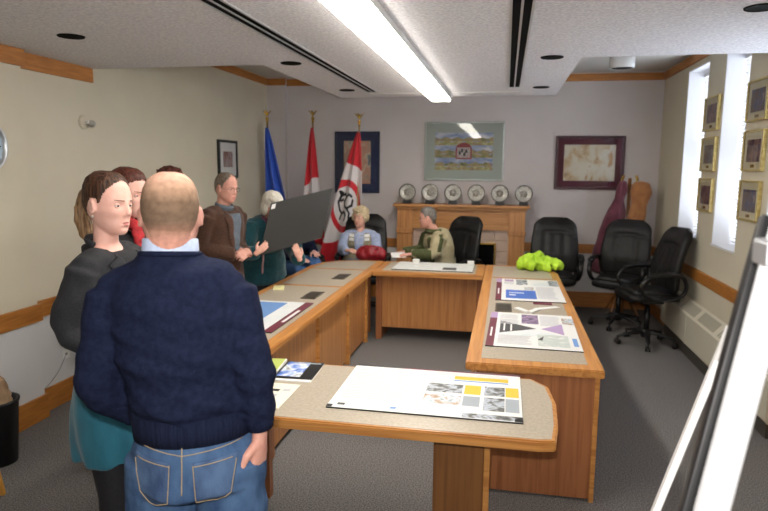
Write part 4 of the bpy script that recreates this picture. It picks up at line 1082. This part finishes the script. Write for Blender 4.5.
tc = nt.nodes.new('ShaderNodeTexCoord'); n1 = nt.nodes.new('ShaderNodeTexNoise'); n1.inputs['Scale'].default_value = 55; n1.inputs['Detail'].default_value = 8
sp = nt.nodes.new('ShaderNodeSeparateXYZ'); mr = nt.nodes.new('ShaderNodeMapRange'); mr.inputs[1].default_value = 1.575; mr.inputs[2].default_value = 1.755
nt.links.new(tc.outputs['Object'], sp.inputs[0]); nt.links.new(sp.outputs['Z'], mr.inputs[0])
r1 = nt.nodes.new('ShaderNodeValToRGB'); e = r1.color_ramp.elements; e[0].position = 0; e[0].color = lin((206, 150, 132)); e[1].position = 1; e[1].color = lin((214, 168, 146))
for p_, c_ in ((.14, (166, 126, 106)), (.32, (122, 100, 82)), (.60, (128, 104, 84)), (.82, (180, 144, 120))): q = e.new(p_); q.color = lin(c_)
mr2 = nt.nodes.new('ShaderNodeMapRange'); mr2.inputs[1].default_value = .35; mr2.inputs[2].default_value = .62; mr2.inputs[3].default_value = .55; mr2.inputs[4].default_value = 1.0
mx = nt.nodes.new('ShaderNodeMix'); mx.data_type = 'RGBA'; mx.blend_type = 'MULTIPLY'; mx.inputs[0].default_value = .55
nt.links.new(tc.outputs['Object'], n1.inputs['Vector']); nt.links.new(mr.outputs[0], r1.inputs[0]); nt.links.new(r1.outputs[0], mx.inputs[6]); nt.links.new(n1.outputs['Fac'], mr2.inputs[0]); nt.links.new(mr2.outputs[0], mx.inputs[7]); nt.links.new(mx.outputs[2], pb.inputs['Base Color'])
ho = shell(root, bd, buzz, Mx, .0012, .0008, front=.035, nape=-.02, amp=.0004, soft=.01)
navy = mat('navy_knit', (24, 29, 50), (31, 37, 60), scale=(60, 60, 60), rough=.9, bump=.25, bscale=(260, 260, 260), spec=.08)
jeans = mat('denim', (50, 74, 110), (84, 112, 148), scale=(18, 18, 9), rough=.85, bump=.3, bscale=(300, 300, 300), detail=6, spec=.15, lo=.3, hi=.7)
def man_fold(co, n):
    k = 1.0 if co.z < 1.22 else max(.35, 1-(co.z-1.22)*3)
    q = noise.noise(V((co.x*5+co.z*3, co.y*5, co.z*17)))
    q += .5*noise.noise(V((co.x*9, co.y*9+3, co.z*26+co.x*8)))
    arm = 1 if abs(co.x-.01) > .19 else 0
    if arm: k *= .45
    r = co+n*(.019*k*q)
    if .955 < co.z < 1.11 and not arm: r = r-n*.004*exp(-((co.z-1.09)/.008)**2)
    return r
def sw_extra(b):
    # soft roll of knit above the waistband
    tube(b, [((.024, 0, 1.08), .172, .132), ((.020, 0, 1.11), .181, .142), ((.014, 0, 1.17), .177, .136), ((.006, 0, 1.25), .178, .132)], (1, 0, 0), 32, .4)
    tube(b, [((-.022, 0, 1.545), .080, .072), ((-.022, 0, 1.50), .115, .088), ((-.022, 0, 1.44), .150, .11)], (1, 0, 0), 32, .1)
    for q in (0, 1): tube(b, [(V(sk['S'][q])+V((0, 0, -.02)), .065, .062), (V(sk['S'][q]).lerp(V((-.035, 0, 1.30)), .5), .10, .09)], (0, 1, 0), 18, .4)
sw_ = top(root, 'sweater', sk, MALE, 1.0, .016, navy, t0=.15, t1=.92, drop=.0, flare=0, sleeve=.93, agrow=.014, voxel=.0065, disp=man_fold, extra=sw_extra, sl_prof=(.056, .053, .048, .046, .040, .028), sm=16)
b = BM(); tube(b, [((.03, 0, 1.015), .174, .132), ((.028, 0, 1.05), .176, .134), ((.026, 0, 1.09), .172, .131)], (1, 0, 0), 64, .05); obj('waistband', b, mat('navy_rib', (22, 27, 47), (29, 35, 57), scale=(160, 160, 6), rough=.9, bump=.6, bscale=(200, 200, 4), spec=.1), sw_, True)
for i, s_ in ((0, 1), (1, -1)):
    E_, W_ = V(sk['E'][i]), V(sk['W'][i]); a_, c_ = E_.lerp(W_, .80), E_.lerp(W_, .97)
    b = BM(); tube(b, [(a_, .046, .046), (a_.lerp(c_, .3), .040, .040), (c_, .040, .040)], (0, 1, 0), 24, .15); obj('cuff', b, navy, sw_, True)
shirt_m = mat('pale_blue_shirt', (176, 190, 218), (190, 204, 230), scale=(60, 60, 60), rough=.7)
b = BM(); Nn = V(sk['N'])
for r_, rr, z0_, z1_ in ((0, .068, .005, .052),):
    lathe(b, [(.074, z0_-.018), (.076, z0_-.005), (.0725, z1_-.012), (.069, z1_-.010), (.070, z0_)], 40, Matrix.Translation(Nn+V((0, .002, 0))) @ Matrix.Rotation(-.12, 4, 'X') @ Matrix.Diagonal((1.03, .98, 1, 1)))
obj('shirt_collar', b, shirt_m, root, True)
b = BM(); tube(b, [(Nn+V((.080*cos(a), .002+.076*sin(a), -.002-.010*sin(a))), .0075, .008) for a in [2*pi*k/40 for k in range(41)]], (0, 0, 1), 10, 0); obj('neckband', b, navy, sw_, True)
jn = trousers(root, sk, 1.0, .012, jeans, tab=[(-.12, .180, .135), (0, .172, .128), (.06, .156, .118), (.10, .150, .112)], waist=.12, t0=-.12, voxel=.007, disp=fold(.009, (7, 7, 11), 3, lambda c: 1 if c.z < .9 else .35), prof=(.096, .088, .074, .070, .066, .062))
jn.name = 'jeans'
T_ = bvh(jn); stitch = mat('tan_stitch', (170, 150, 120)); dk = mat('denim_pocket', (48, 70, 106), (80, 106, 142), scale=(18, 18, 9), rough=.85, bump=.3, bscale=(300, 300, 300))
for s in (-1, 1):
    c = [(.03+s*.035, .862), (.03+s*.130, .878), (.03+s*.145, .992), (.03+s*.030, .978)]; c2 = [(s*.085, .72)]
    pk = patch('back_pocket', jn, c, dk, jn, n=(14, 14), off=.0035, th=.002, tree=T_)
    b = BM(); seam(b, T_, [(.03+s*.032, .974), (.03+s*.038, .868), (.03+s*.085, .856), (.03+s*.127, .884), (.03+s*.142, .986)], off=.007, r=.0013); seam(b, T_, [(.03+s*.031, .970), (.03+s*.143, .984)], off=.007, r=.0014); obj('stitching', b, stitch, pk, True)
b = BM(); seam(b, T_, [(-.13, 1.02), (.03, .998), (.19, 1.02)], off=.003, r=.0014, k=16); obj('yoke_seam', b, stitch, jn, True)
b = BM(); seam(b, T_, [(.03, 1.03), (.032, .98), (.03, .88)], off=.003, r=.0018); obj('centre_seam', b, stitch, jn, True)
shoes(root, sk)

# --- woman in the charcoal blazer and teal skirt
root = person('person with brown ponytail in charcoal blazer and teal skirt facing the man', (-1.455, 2.08, 0), radians(-90))
sk = standing(1.72, .86)
sk.update(N=V((0, -.018, 1.482)), C=V((0, .0, 1.20)), S=[V((.155, .0, 1.405)), V((-.155, .0, 1.405))], E=[V((.205, -.055, 1.19)), V((-.205, -.03, 1.19))], W=[V((.14, .13, 1.06)), V((-.10, .15, 1.08))])
Mx = head_M((-.0, .006, 1.630), yaw=radians(-8), pitch=radians(2), roll=radians(-2), s=.985)
bd = body(root, sk, SK['fair'], Mx, True, 1.0, .0045, .95, neck=.044, hands=[
    dict(wrist=(.13, .145, 1.06), d=(-.8, .5, .1), pn=(-.3, -.6, -.5), side=1, curl=.6, s=.9), dict(wrist=(-.09, .16, 1.08), d=(.8, .4, .0), pn=(.2, -.6, -.5), side=-1, curl=.6, s=.9)])
face_parts(root, bd, Mx, skinm=SK['fair'], look=.25)
brown = hairm('brown_hair', (36, 22, 17), (84, 54, 36))
shell(root, bd, brown, Mx, .0025, .010, front=.020, nape=.03, amp=.0025, sc=(120, 18, 100), soft=.06)
hair(root, [('e', (0, -.112, .018), (.024, .022, .024))], brown, Mx, .0045, .0025, (70, 14, 50), name='hair_knot')
b = [('t', [((0, -.085, .065), .020, .018), ((0, -.115, .03), .030, .022), ((0, -.130, -.02), .036, .024), ((0, -.132, -.07), .036, .024), ((0, -.112, -.12), .030, .020), ((0, -.10, -.155), .012, .010)])]
hair(root, b, hairm('dark_blonde_tail', (84, 60, 40), (150, 118, 82)), Mx, .005, .008, (60, 60, 14), 'ponytail')
for s in (-1, 1): b = BM(); ell(b, (s*.079, -.008, -.042), (.004, .004, .005), seg=10); b.transform(Mx); obj('earring', b, M['silver'], root, True)
char = mat('charcoal_wool', (26, 27, 31), (38, 39, 43), scale=(160, 160, 160), rough=.9, bump=.15, bscale=(220, 220, 220), sheen=.0)
bl = top(root, 'blazer', sk, FEM, 1.03, .016, char, t0=.33, t1=.92, drop=.015, flare=.004, sleeve=.93, agrow=.010, voxel=.0065, disp=fold(.011, (8, 8, 9), 1), sm=14)
T_ = bvh(bl)
b = BM(); Nn = V(sk['N']); tube(b, [(Nn+V((.062*cos(a), -.004+.064*sin(a), .002-.022*sin(a))), .013, .009) for a in [pi*.95*k/20+pi*1.03-.0 for k in range(21)]], (0, 0, 1), 10, .3); obj('collar', b, char, bl, True)
for s in (-1, 1): patch('lapel', bl, [(s*.010, 1.20), (s*.030, 1.19), (s*.105, 1.42), (s*.055, 1.455)], char, bl, (0, -1, 0), (0, 1, 0), n=(6, 14), off=.009, th=.004, tree=T_)
skirt_m = mat('teal_skirt', (22, 92, 112), (28, 104, 124), scale=(14, 14, 5), rough=.8, sheen=.15, bump=.1, bscale=(200, 200, 200))
b = BM(); tube(b, [((0, 0, .665), .172, .158), ((0, 0, .76), .186, .162), ((0, 0, .86), .190, .156), ((0, 0, .97), .176, .138), ((0, .0, 1.09), .140, .110), ((0, .0, 1.15), .128, .100)], (1, 0, 0), 36, .02)
def skf(co, n):
    a = atan2(co.y, co.x); k = max(0, min(1, (1.0-co.z)*2.2)); return co+n*k*(.013*sin(a*7+1)+.008*sin(a*11+co.z*6))
remeshed('skirt', b, skirt_m, root, .007, 2, .5, skf)
tights = mat('black_tights', (18, 18, 24), (26, 26, 32), scale=(90, 90, 90), rough=.7)
for i in (0, 1):
    b = BM(); tube(b, leg_pts(sk, i, .92, .004, (.085, .078, .058, .056, .052, .034)), (1, 0, 0), 20, .3); obj('tights', b, tights, root, True)
shoes(root, sk, g=.9)

# --- person with red scarf behind her
root = person('person with auburn hair, red scarf and black jacket behind the woman in the blazer', (-1.87, 2.78, 0), radians(-98))
sk = standing(1.73, .9); sk.update(W=[V((.06, .26, 1.28)), V((-.08, .20, 1.10))], E=[V((.21, .03, 1.14)), V((-.22, .0, 1.13))])
Mx = head_M((0, .05, 1.635), yaw=radians(2), pitch=radians(6))
bd = body(root, sk, SK['fair'], Mx, True, voxel=.006, neck=.05, hands=[dict(wrist=(.055, .275, 1.30), d=(-.2, .35, 1), pn=(-.4, .8, 0), side=1, curl=.5, s=.95), dict(wrist=(-.07, .21, 1.10), d=(.8, .4, .1), pn=(0, -1, -.2), side=-1, curl=.5, s=.95)])
face_parts(root, bd, Mx, skinm=SK['fair'])
aub = hairm('auburn_hair', (52, 26, 20), (96, 48, 34))
shell(root, bd, aub, Mx, .010, .014, amp=.005, sc=(90, 40, 60))
b = BM(); Nn = V(sk['N']); tube(b, [(Nn+V((.078*cos(a), .012+.078*sin(a), .035+.012*sin(3*a))), .030, .024) for a in [2*pi*k/30 for k in range(31)]], (0, 0, 1), 12, 0); tube(b, [(Nn+V((.02, .095, .03)), .035, .02), (Nn+V((.03, .135, -.08)), .04, .018), (Nn+V((.03, .14, -.2)), .04, .012)], (1, 0, 0), 12, .4)
remeshed('scarf', b, mat('red_scarf', (142, 22, 30), (172, 34, 40), scale=(40, 40, 40), rough=.85), root, .006, 2, .5, fold(.006, (30, 30, 30)))
jb = mat('black_jacket', (20, 20, 24), (30, 30, 34), scale=(50, 50, 50), rough=.8)
top(root, 'jacket', sk, FEM, 1.05, .022, jb, t0=0, t1=.92, drop=.06, sleeve=.93, voxel=.010, disp=fold(.010, (8, 8, 9), 4))
dkt = mat('dark_trousers', (30, 30, 36), (38, 38, 44), scale=(30, 30, 30), rough=.85)
trousers(root, sk, .98, .008, dkt, FEM, voxel=.012); shoes(root, sk)

# --- person hidden behind the man, only the hair shows
root = person('person with spiky reddish hair almost hidden behind the man in navy', (-2.21, 3.83, 0), radians(-92))
sk = standing(1.74); Mx = head_M((0, .02, 1.645))
bd = body(root, sk, SK['fair'], Mx, voxel=.008); face_parts(root, bd, Mx, skinm=SK['fair'])
hp = [('e', (0, -.02, .05), (.082, .10, .080)), ('e', (0, -.05, .0), (.07, .065, .07))]
random.seed(3)
for k in range(26):
    a = random.uniform(0, 2*pi); r = random.uniform(0, .06); p0 = V((r*cos(a), -.015+r*1.2*sin(a), .105-r*.35)); hp.append(('t', [(p0, .011, .011), (p0+V((r*.25*cos(a)+.004, r*.3*sin(a),   .018+random.random()*.010)), .005, .005)]))
hair(root, hp, aub, Mx, .005, .003)
top(root, 'shirt', sk, MALE, .98, .014, mat('grey_shirt', (90, 92, 98), rough=.8), t0=0, t1=.93, drop=.05, voxel=.012, disp=fold(.009, (8, 8, 9), 8))
trousers(root, sk, .98, .008, dkt, voxel=.012); shoes(root, sk)

# --- man in the brown blazer
root = person('person with glasses in brown blazer and grey shirt near the left wall', (-2.32, 4.80, 0), radians(-104))
sk = standing(1.70, 1.02); sk.update(C=V((0, .01, 1.19)), E=[V((.245, -.05, 1.10)), V((-.245, -.03, 1.10))], W=[V((.06, .20, 1.06)), V((-.04, .21, 1.05))], N=V((0, .03, 1.43)), S=[V((.19, .02, 1.37)), V((-.19, .02, 1.37))])
Mx = head_M((0, .075, 1.595), yaw=radians(-4), pitch=radians(8), s=1.03)
bd = body(root, sk, SK['ruddy'], Mx, voxel=.006, hands=[dict(wrist=(.05, .22, 1.07), d=(-.85, .35, .1), pn=(0, -.6, -.7), side=1, curl=.9), dict(wrist=(-.035, .225, 1.05), d=(.85, .3, .05), pn=(0, -.6, -.6), side=-1, curl=.9)])
face_parts(root, bd, Mx, skinm=SK['ruddy'], glasses=True, brow=mat('grey_brow', (130, 120, 110), rough=.9))
ghair = hairm('grey_brown_hair', (84, 72, 62), (136, 124, 112))
shell(root, bd, ghair, Mx, .007, .004, front=.04, amp=.003)
bz = mat('brown_blazer', (60, 37, 24), (78, 48, 32), scale=(70, 70, 70), rough=.9, bump=.15, bscale=(150, 150, 150), sheen=.12)
tr = top(root, 'blazer', sk, MALE, 1.04, .028, bz, t0=0, t1=.93, drop=.10, flare=.018, sleeve=.95, voxel=.009, disp=fold(.013, (8, 8, 8), 6))
T_ = bvh(tr); gs = mat('slate_shirt', (84, 94, 104), (96, 106, 116), scale=(40, 40, 40), rough=.8)
patch('shirt_front', tr, [(-.03, 1.03), (.03, 1.03), (.065, 1.39), (-.065, 1.39)], gs, root, (0, -1, 0), (0, 1, 0), n=(8, 20), off=.008, th=.002, tree=T_)
for s in (-1, 1): patch('lapel', tr, [(s*.022, 1.08), (s*.045, 1.07), (s*.125, 1.36), (s*.06, 1.42)], bz, tr, (0, -1, 0), (0, 1, 0), n=(6, 14), off=.010, th=.005, tree=T_)
b = BM(); Nn = V(sk['N']); lathe(b, [(.078, -.01), (.076, .03), (.068, .04), (.066, .0)], 30, Matrix.Translation(Nn+V((0, .004, 0))) @ Matrix.Rotation(-.25, 4, 'X')); obj('shirt_collar', b, gs, root, True)
trousers(root, sk, 1.0, .010, mat('beige_trousers', (120, 108, 92), (136, 124, 106), scale=(30, 30, 30), rough=.85), voxel=.012, disp=fold(.008, (8, 8, 10))); shoes(root, sk)

# --- white haired person in teal fleece holding a dark board
root = person('person with white bobbed hair in teal fleece holding a large dark board', (-2.2, 5.42, 0), radians(-140))
sk = standing(1.62, .95)
sk.update(P=V((0, -.02, .88)), C=V((0, .07, 1.10)), N=V((0, .20, 1.305)), S=[V((.17, .17, 1.255)), V((-.17, .17, 1.255))], E=[V((.25, .27, 1.02)), V((-.21, .28, .99))], W=[V((.245, .545, 1.05)), V((-.135, .560, .97))],
          H=[V((.09, -.02, .84)), V((-.09, -.02, .84))], K=[V((.09, .0, .46)), V((-.09, .0, .46))], A=[V((.1, -.04, .09)), V((-.1, -.04, .09))])
Mx = head_M((0, .285, 1.425), yaw=radians(6), pitch=radians(20), s=1.0)
bd = body(root, sk, SK['old'], Mx, True, voxel=.006, neck=.05, hands=[dict(wrist=(.24, .555, 1.055), d=(-.75, .1, .6), pn=(0, -1, 0), side=1, curl=.4, s=.88, spread=.03), dict(wrist=(-.135, .572, .985), d=(.35, .05, 1), pn=(0, -1, 0), side=-1, curl=.35, s=.88, spread=.03)])
face_parts(root, bd, Mx, skinm=SK['old'])
wh = hairm('white_hair', (196, 190, 176), (226, 222, 210))
hair(root, [('e', (0, -.022, .045), (.092, .108, .090)), ('e', (0, -.055, -.02), (.090, .072, .085)), ('e', (.074, -.01, -.02), (.026, .055, .070)), ('e', (-.074, -.01, -.02), (.026, .055, .070)), ('e', (0, .045, .085), (.066, .05, .036))], wh, Mx, .006, .005, (40, 40, 12))
tl = mat('teal_fleece', (16, 62, 72), (24, 78, 86), scale=(60, 60, 60), rough=.95, bump=.3, bscale=(120, 120, 120), sheen=.2)
tr = top(root, 'fleece_jacket', sk, FEM, 1.16, .026, tl, t0=0, t1=.93, drop=.14, flare=.015, sleeve=.90, voxel=.009, disp=fold(.014, (7, 7, 8), 2))
T_ = bvh(tr)
patch('pink_cord', tr, [(.05, .80), (.064, .80), (.064, 1.22), (.05, 1.22)], mat('pink_cord', (196, 150, 150), rough=.8), root, (0, -1, 0), (0, 1.2, 0), n=(2, 20), off=.006, th=.003, tree=T_)
b = BM(); Nn = V(sk['N']); lathe(b, [(.080, -.015), (.080, .03), (.070, .04), (.066, .0)], 30, Matrix.Translation(Nn+V((0, .004, 0))) @ Matrix.Rotation(-.45, 4, 'X')); obj('collar', b, mat('mauve_collar', (104, 60, 84), rough=.8), root, True)
trousers(root, sk, .98, .008, dkt, FEM, voxel=.012); shoes(root, sk)

# the dark board the person holds
def quad_board(name, lab, c, m, th):
    t = thing(name, lab, 'display board', c[3])
    b = BM(); o = V(c[3]); n = (V(c[1])-V(c[0])).cross(V(c[3])-V(c[0])).normalized()
    f = b.faces.new([b.verts.new(V(p)-o) for p in c]); r = bmesh.ops.extrude_face_region(b, geom=[f])
    for v in [e for e in r['geom'] if isinstance(e, bmesh.types.BMVert)]: v.co += n*th
    obj('foam_core', b, m, t); return t, n, o
TL, TR, BR = V((-1.935, 4.95, 1.466)), V((-1.487, 5.28, 1.591)), V((-1.572, 5.22, 1.154)); BL = TL+BR-TR
t, n_, o_ = quad_board('display_board', 'large dark grey board held up by the white haired person', [TL, TR, BR, BL], mat('dark_board_back', (44, 43, 40), rough=.55), .006)
ux = (TR-TL).normalized(); uz = (TL-BL).normalized()
b = BM(); c0 = TL+ux*.012-uz*.012-o_; sgn = -1 if n_.y > 0 else 1
for k, off in enumerate((.0005,)):
    nn = n_ if n_.y < 0 else -n_; base = 0 if n_.y > 0 else .006
    q = [c0+nn*(base+.0012), c0+ux*.035+nn*(base+.0012), c0+ux*.035-uz*.042+nn*(base+.0012), c0-uz*.042+nn*(base+.0012)]
    f = b.faces.new([b.verts.new(p) for p in q]); r = bmesh.ops.extrude_face_region(b, geom=[f])
    for v in [e for e in r['geom'] if isinstance(e, bmesh.types.BMVert)]: v.co -= nn*.001
obj('corner_sticker', b, M['paper'], t)

def seated(N=(0, -.05, 1.06), P=(0, -.10, .60), w_=1.0, K=((.11, .36, .60), (-.11, .36, .60)), E=None, W=None):
    N = V(N); P = V(P)
    return dict(P=P, C=(N+P)/2+V((0, -.035, 0)), N=N, S=[N+V((.175*w_, -.005, -.065)), N+V((-.175*w_, -.005, -.065))], E=[V(e) for e in E], W=[V(e) for e in W],
                H=[V((.09, P.y+.02, .60)), V((-.09, P.y+.02, .60))], K=[V(k) for k in K], A=[V((K[0][0], K[0][1]+.04, .09)), V((K[1][0], K[1][1]+.04, .09))])
# --- elderly woman with red bag
root = person('seated person with curly light hair and beige vest holding a red bag', (-1.70, 7.20, 0), fz(.10, -1))
sk = seated(N=(0, -.06, 1.02), w_=.92, E=[(.215, .0, .78), (-.215, .0, .78)], W=[(.12, .22, .80), (-.12, .22, .80)])
Mx = head_M((0, -.03, 1.18), yaw=radians(-22), pitch=radians(4), s=1.04)
bd = body(root, sk, SK['old'], Mx, True, 1.05, .007, neck=.05, hands=[dict(wrist=(.115, .235, .81), d=(-.7, .6, .1), pn=(-.2, -.4, -1), side=1, curl=.45, s=.92), dict(wrist=(-.115, .235, .81), d=(.7, .6, .1), pn=(.2, -.4, -1), side=-1, curl=.45, s=.92)])
face_parts(root, bd, Mx, skinm=SK['old'])
hp = [('e', (0, -.024, .045), (.090, .104, .086)), ('e', (0, -.06, -.01), (.084, .062, .066)), ('e', (.074, .0, .0), (.022, .05, .045)), ('e', (-.074, .0, .0), (.022, .05, .045)), ('e', (0, .05, .088), (.062, .042, .030))]
hair(root, hp, hairm('light_curls', (176, 156, 122), (214, 198, 166), (60, 60, 60)), Mx, .006, .012, (45, 45, 45))
lb = mat('light_blue_blouse', (150, 164, 196), (172, 184, 212), scale=(30, 30, 30), rough=.8)
tp = top(root, 'blouse', sk, FEM, 1.12, .020, lb, t0=0, t1=.93, sleeve=.94, voxel=.010, disp=fold(.006, (9, 9, 9), 3))
vb = mat('beige_vest', (128, 120, 98), (146, 138, 114), scale=(40, 40, 40), rough=.9)
vs = top(root, 'vest', sk, FEM, 1.18, .040, vb, t0=0, t1=.92, sleeve=0, arms=(), voxel=.010, disp=fold(.004, (9, 9, 9), 5))
T_ = bvh(vs)
patch('blouse_front', vs, [(-.035, .66), (.035, .66), (.065, 1.01), (-.065, 1.01)], lb, root, (0, -1, 0), (0, 1, 0), n=(6, 12), off=.003, th=.002, tree=T_)
for s in (-1, 1):
    for dz in (0, .045):
        patch('flower_print', vs, [(s*.060, .90+dz), (s*.125, .905+dz), (s*.120, .94+dz), (s*.065, .935+dz)], M['paper'], vs, (0, -1, 0), (0, 1, 0), n=(6, 6), off=.004, th=.003, tree=T_)
trousers(root, sk, 1.0, .010, mat('grey_skirt_cloth', (120, 118, 124), (134, 132, 138), scale=(30, 30, 30), rough=.85), FEM, waist=.1, voxel=.012); shoes(root, sk)
# red bag
t = thing('handbag', 'puffy dark red handbag on the lap of the seated woman', 'bag', (-1.50, 6.93, .695), .08)
rd = mat('red_leather', (132, 20, 32), (158, 34, 44), scale=(20, 20, 20), rough=.4, bump=.2, bscale=(30, 30, 30))
b = BM(); tube(b, [((-.145, 0, .075), .055, .065), ((-.09, 0, .09), .068, .085), ((0, 0, .095), .072, .095), ((.09, 0, .09), .068, .085), ((.145, 0, .075), .055, .065)], (0, 1, 0), 24, .6)
remeshed('bag_body', b, rd, t, .007, 2, .5, lambda co, n: V((co.x, co.y, max(co.z, .0)))+n*noise.noise(co*14)*.012)
b = BM(); wire(b, [(-.09, -.04, .15), (-.07, -.06, .175), (0, -.065, .185), (.07, -.06, .175), (.09, -.04, .15)], .008); obj('handle', b, rd, t, True)

# --- man in the olive and cream jacket, profile
root = person('seated person with grey hair in cream and olive jacket, seen in profile before the mantel', (-.76, 7.15, 0), fz(-1, -.55))
sk = seated(N=(0, .05, 1.05), P=(0, -.06, .60), w_=1.0, E=[(.22, .10, .80), (-.21, .12, .80)], W=[(.10, .38, .80), (-.10, .36, .80)])
Mx = head_M((0, .135, 1.20), yaw=radians(-24), pitch=radians(4), s=.98)
bd = body(root, sk, SK['ruddy'], Mx, False, 1.0, .007, hands=[dict(wrist=(.10, .395, .80), d=(-.2, 1, -.1), pn=(-.2, 0, -1), side=1, curl=.35), dict(wrist=(-.10, .375, .80), d=(.2, 1, -.1), pn=(.2, 0, -1), side=-1, curl=.35)])
face_parts(root, bd, Mx, skinm=SK['ruddy'], glasses=True, brow=brow_m)
shell(root, bd, hairm('steel_hair', (84, 80, 76), (132, 126, 120)), Mx, .010, .014, amp=.005)
cj = mat('cream_jacket', (152, 142, 112), (172, 162, 130), scale=(12, 12, 12), rough=.8)
ol_m = mat('olive_cloth', (62, 68, 36), (76, 82, 46), scale=(30, 30, 30), rough=.85)
tp = top(root, 'jacket', sk, MALE, 1.06, .032, cj, t0=0, t1=.93, sleeve=.5, agrow=.026, voxel=.009, disp=fold(.016, (8, 8, 8), 9), arms=())
b = BM(); Nn = V(sk['N']); tube(b, [(Nn+V((.085*cos(a), .0+.075*sin(a), .0)), .026, .022) for a in [2*pi*k/30 for k in range(31)]], (0, 0, 1), 12, 0); obj('collar', b, ol_m, tp, True)
for i in (0, 1):
    b = BM(); N_ = V(sk['N']); tube(b, [(N_-V((0, 0, .035)), .055, .05), (N_.lerp(V(sk['S'][i]), .6), .062, .056), (V(sk['S'][i]), .068, .062)], (0, 1, 0), 18, .4)
    tube(b, arm_pts(sk, i, .94, 1.05, .026), (0, 1, 0), 20, .2)
    slv = remeshed('sleeve', b, cj if i else ol_m, tp, .009, 3, .5, fold(.012, (9, 9, 9), i))
    if i:
        patch('olive_stripe', slv, [(.06, .84), (.115, .84), (.065, 1.03), (.02, 1.03)], ol_m, slv, (1, 0, 0), (-1, 0, 0), (0, 1, 0), n=(6, 14), off=.004, th=.003)
        b = BM(); E_, W_ = V(sk['E'][1]), V(sk['W'][1]); tube(b, [(E_.lerp(W_, .12), .074, .074), (E_.lerp(W_, .5), .068, .068), (E_.lerp(W_, .93), .058, .058)], (0, 1, 0), 20, .2); obj('olive_cuff', b, ol_m, slv, True)
T_ = bvh(tp)
for s in (-1, 1): patch('olive_panel', tp, [(s*.03, .66), (s*.10, .64), (s*.14, .97), (s*.06, 1.0)], ol_m, tp, (0, -1, 0), (0, 1, 0), n=(6, 14), off=.004, th=.003, tree=T_)
trousers(root, sk, 1.0, .010, dkt, waist=.1, voxel=.012); shoes(root, sk)
b = BM(); box(b, (-.08, -.06, 0), (.08, .06, .002)); q = obj('paper_sheet', b, M['paper'], None, loc=(-1.17, 6.86, .79), rot=(.35, 0, .3))
tag(q, 'white paper held in front of the man in the olive jacket', 'paper')

# --- person behind the board, in navy and jeans
root = person('seated person in navy top and jeans hidden behind the dark board', (-2.42, 6.92, 0), fz(.75, -.65))
sk = seated(N=(0, -.03, 1.02), K=((.12, .36, .62), (-.06, .37, .70)), E=[(.22, .04, .78), (-.22, .04, .78)], W=[(.12, .27, .75), (-.10, .27, .80)])
Mx = head_M((0, .0, 1.17), s=.98)
bd = body(root, sk, SK['fair'], Mx, False, 1.0, .008, hands=[dict(wrist=(.115, .285, .75), d=(-.3, 1, -.1), pn=(0, 0, -1), side=1, curl=.35), dict(wrist=(-.095, .285, .80), d=(.3, 1, -.1), pn=(0, 0, -1), side=-1, curl=.35)])
face_parts(root, bd, Mx, skinm=SK['fair'])
hair(root, [('e', (0, -.024, .045), (.084, .10, .084)), ('e', (0, -.06, -.02), (.075, .06, .075))], brown, Mx, .007, .004)
top(root, 'sweater', sk, MALE, 1.0, .024, navy, t0=0, t1=.93, sleeve=.93, voxel=.011, disp=fold(.012, (9, 9, 9), 2))
trousers(root, sk, 1.0, .012, mat('blue_denim', (48, 84, 134), (70, 106, 154), scale=(18, 18, 9), rough=.85), waist=.1, voxel=.011, name='jeans'); shoes(root, sk)
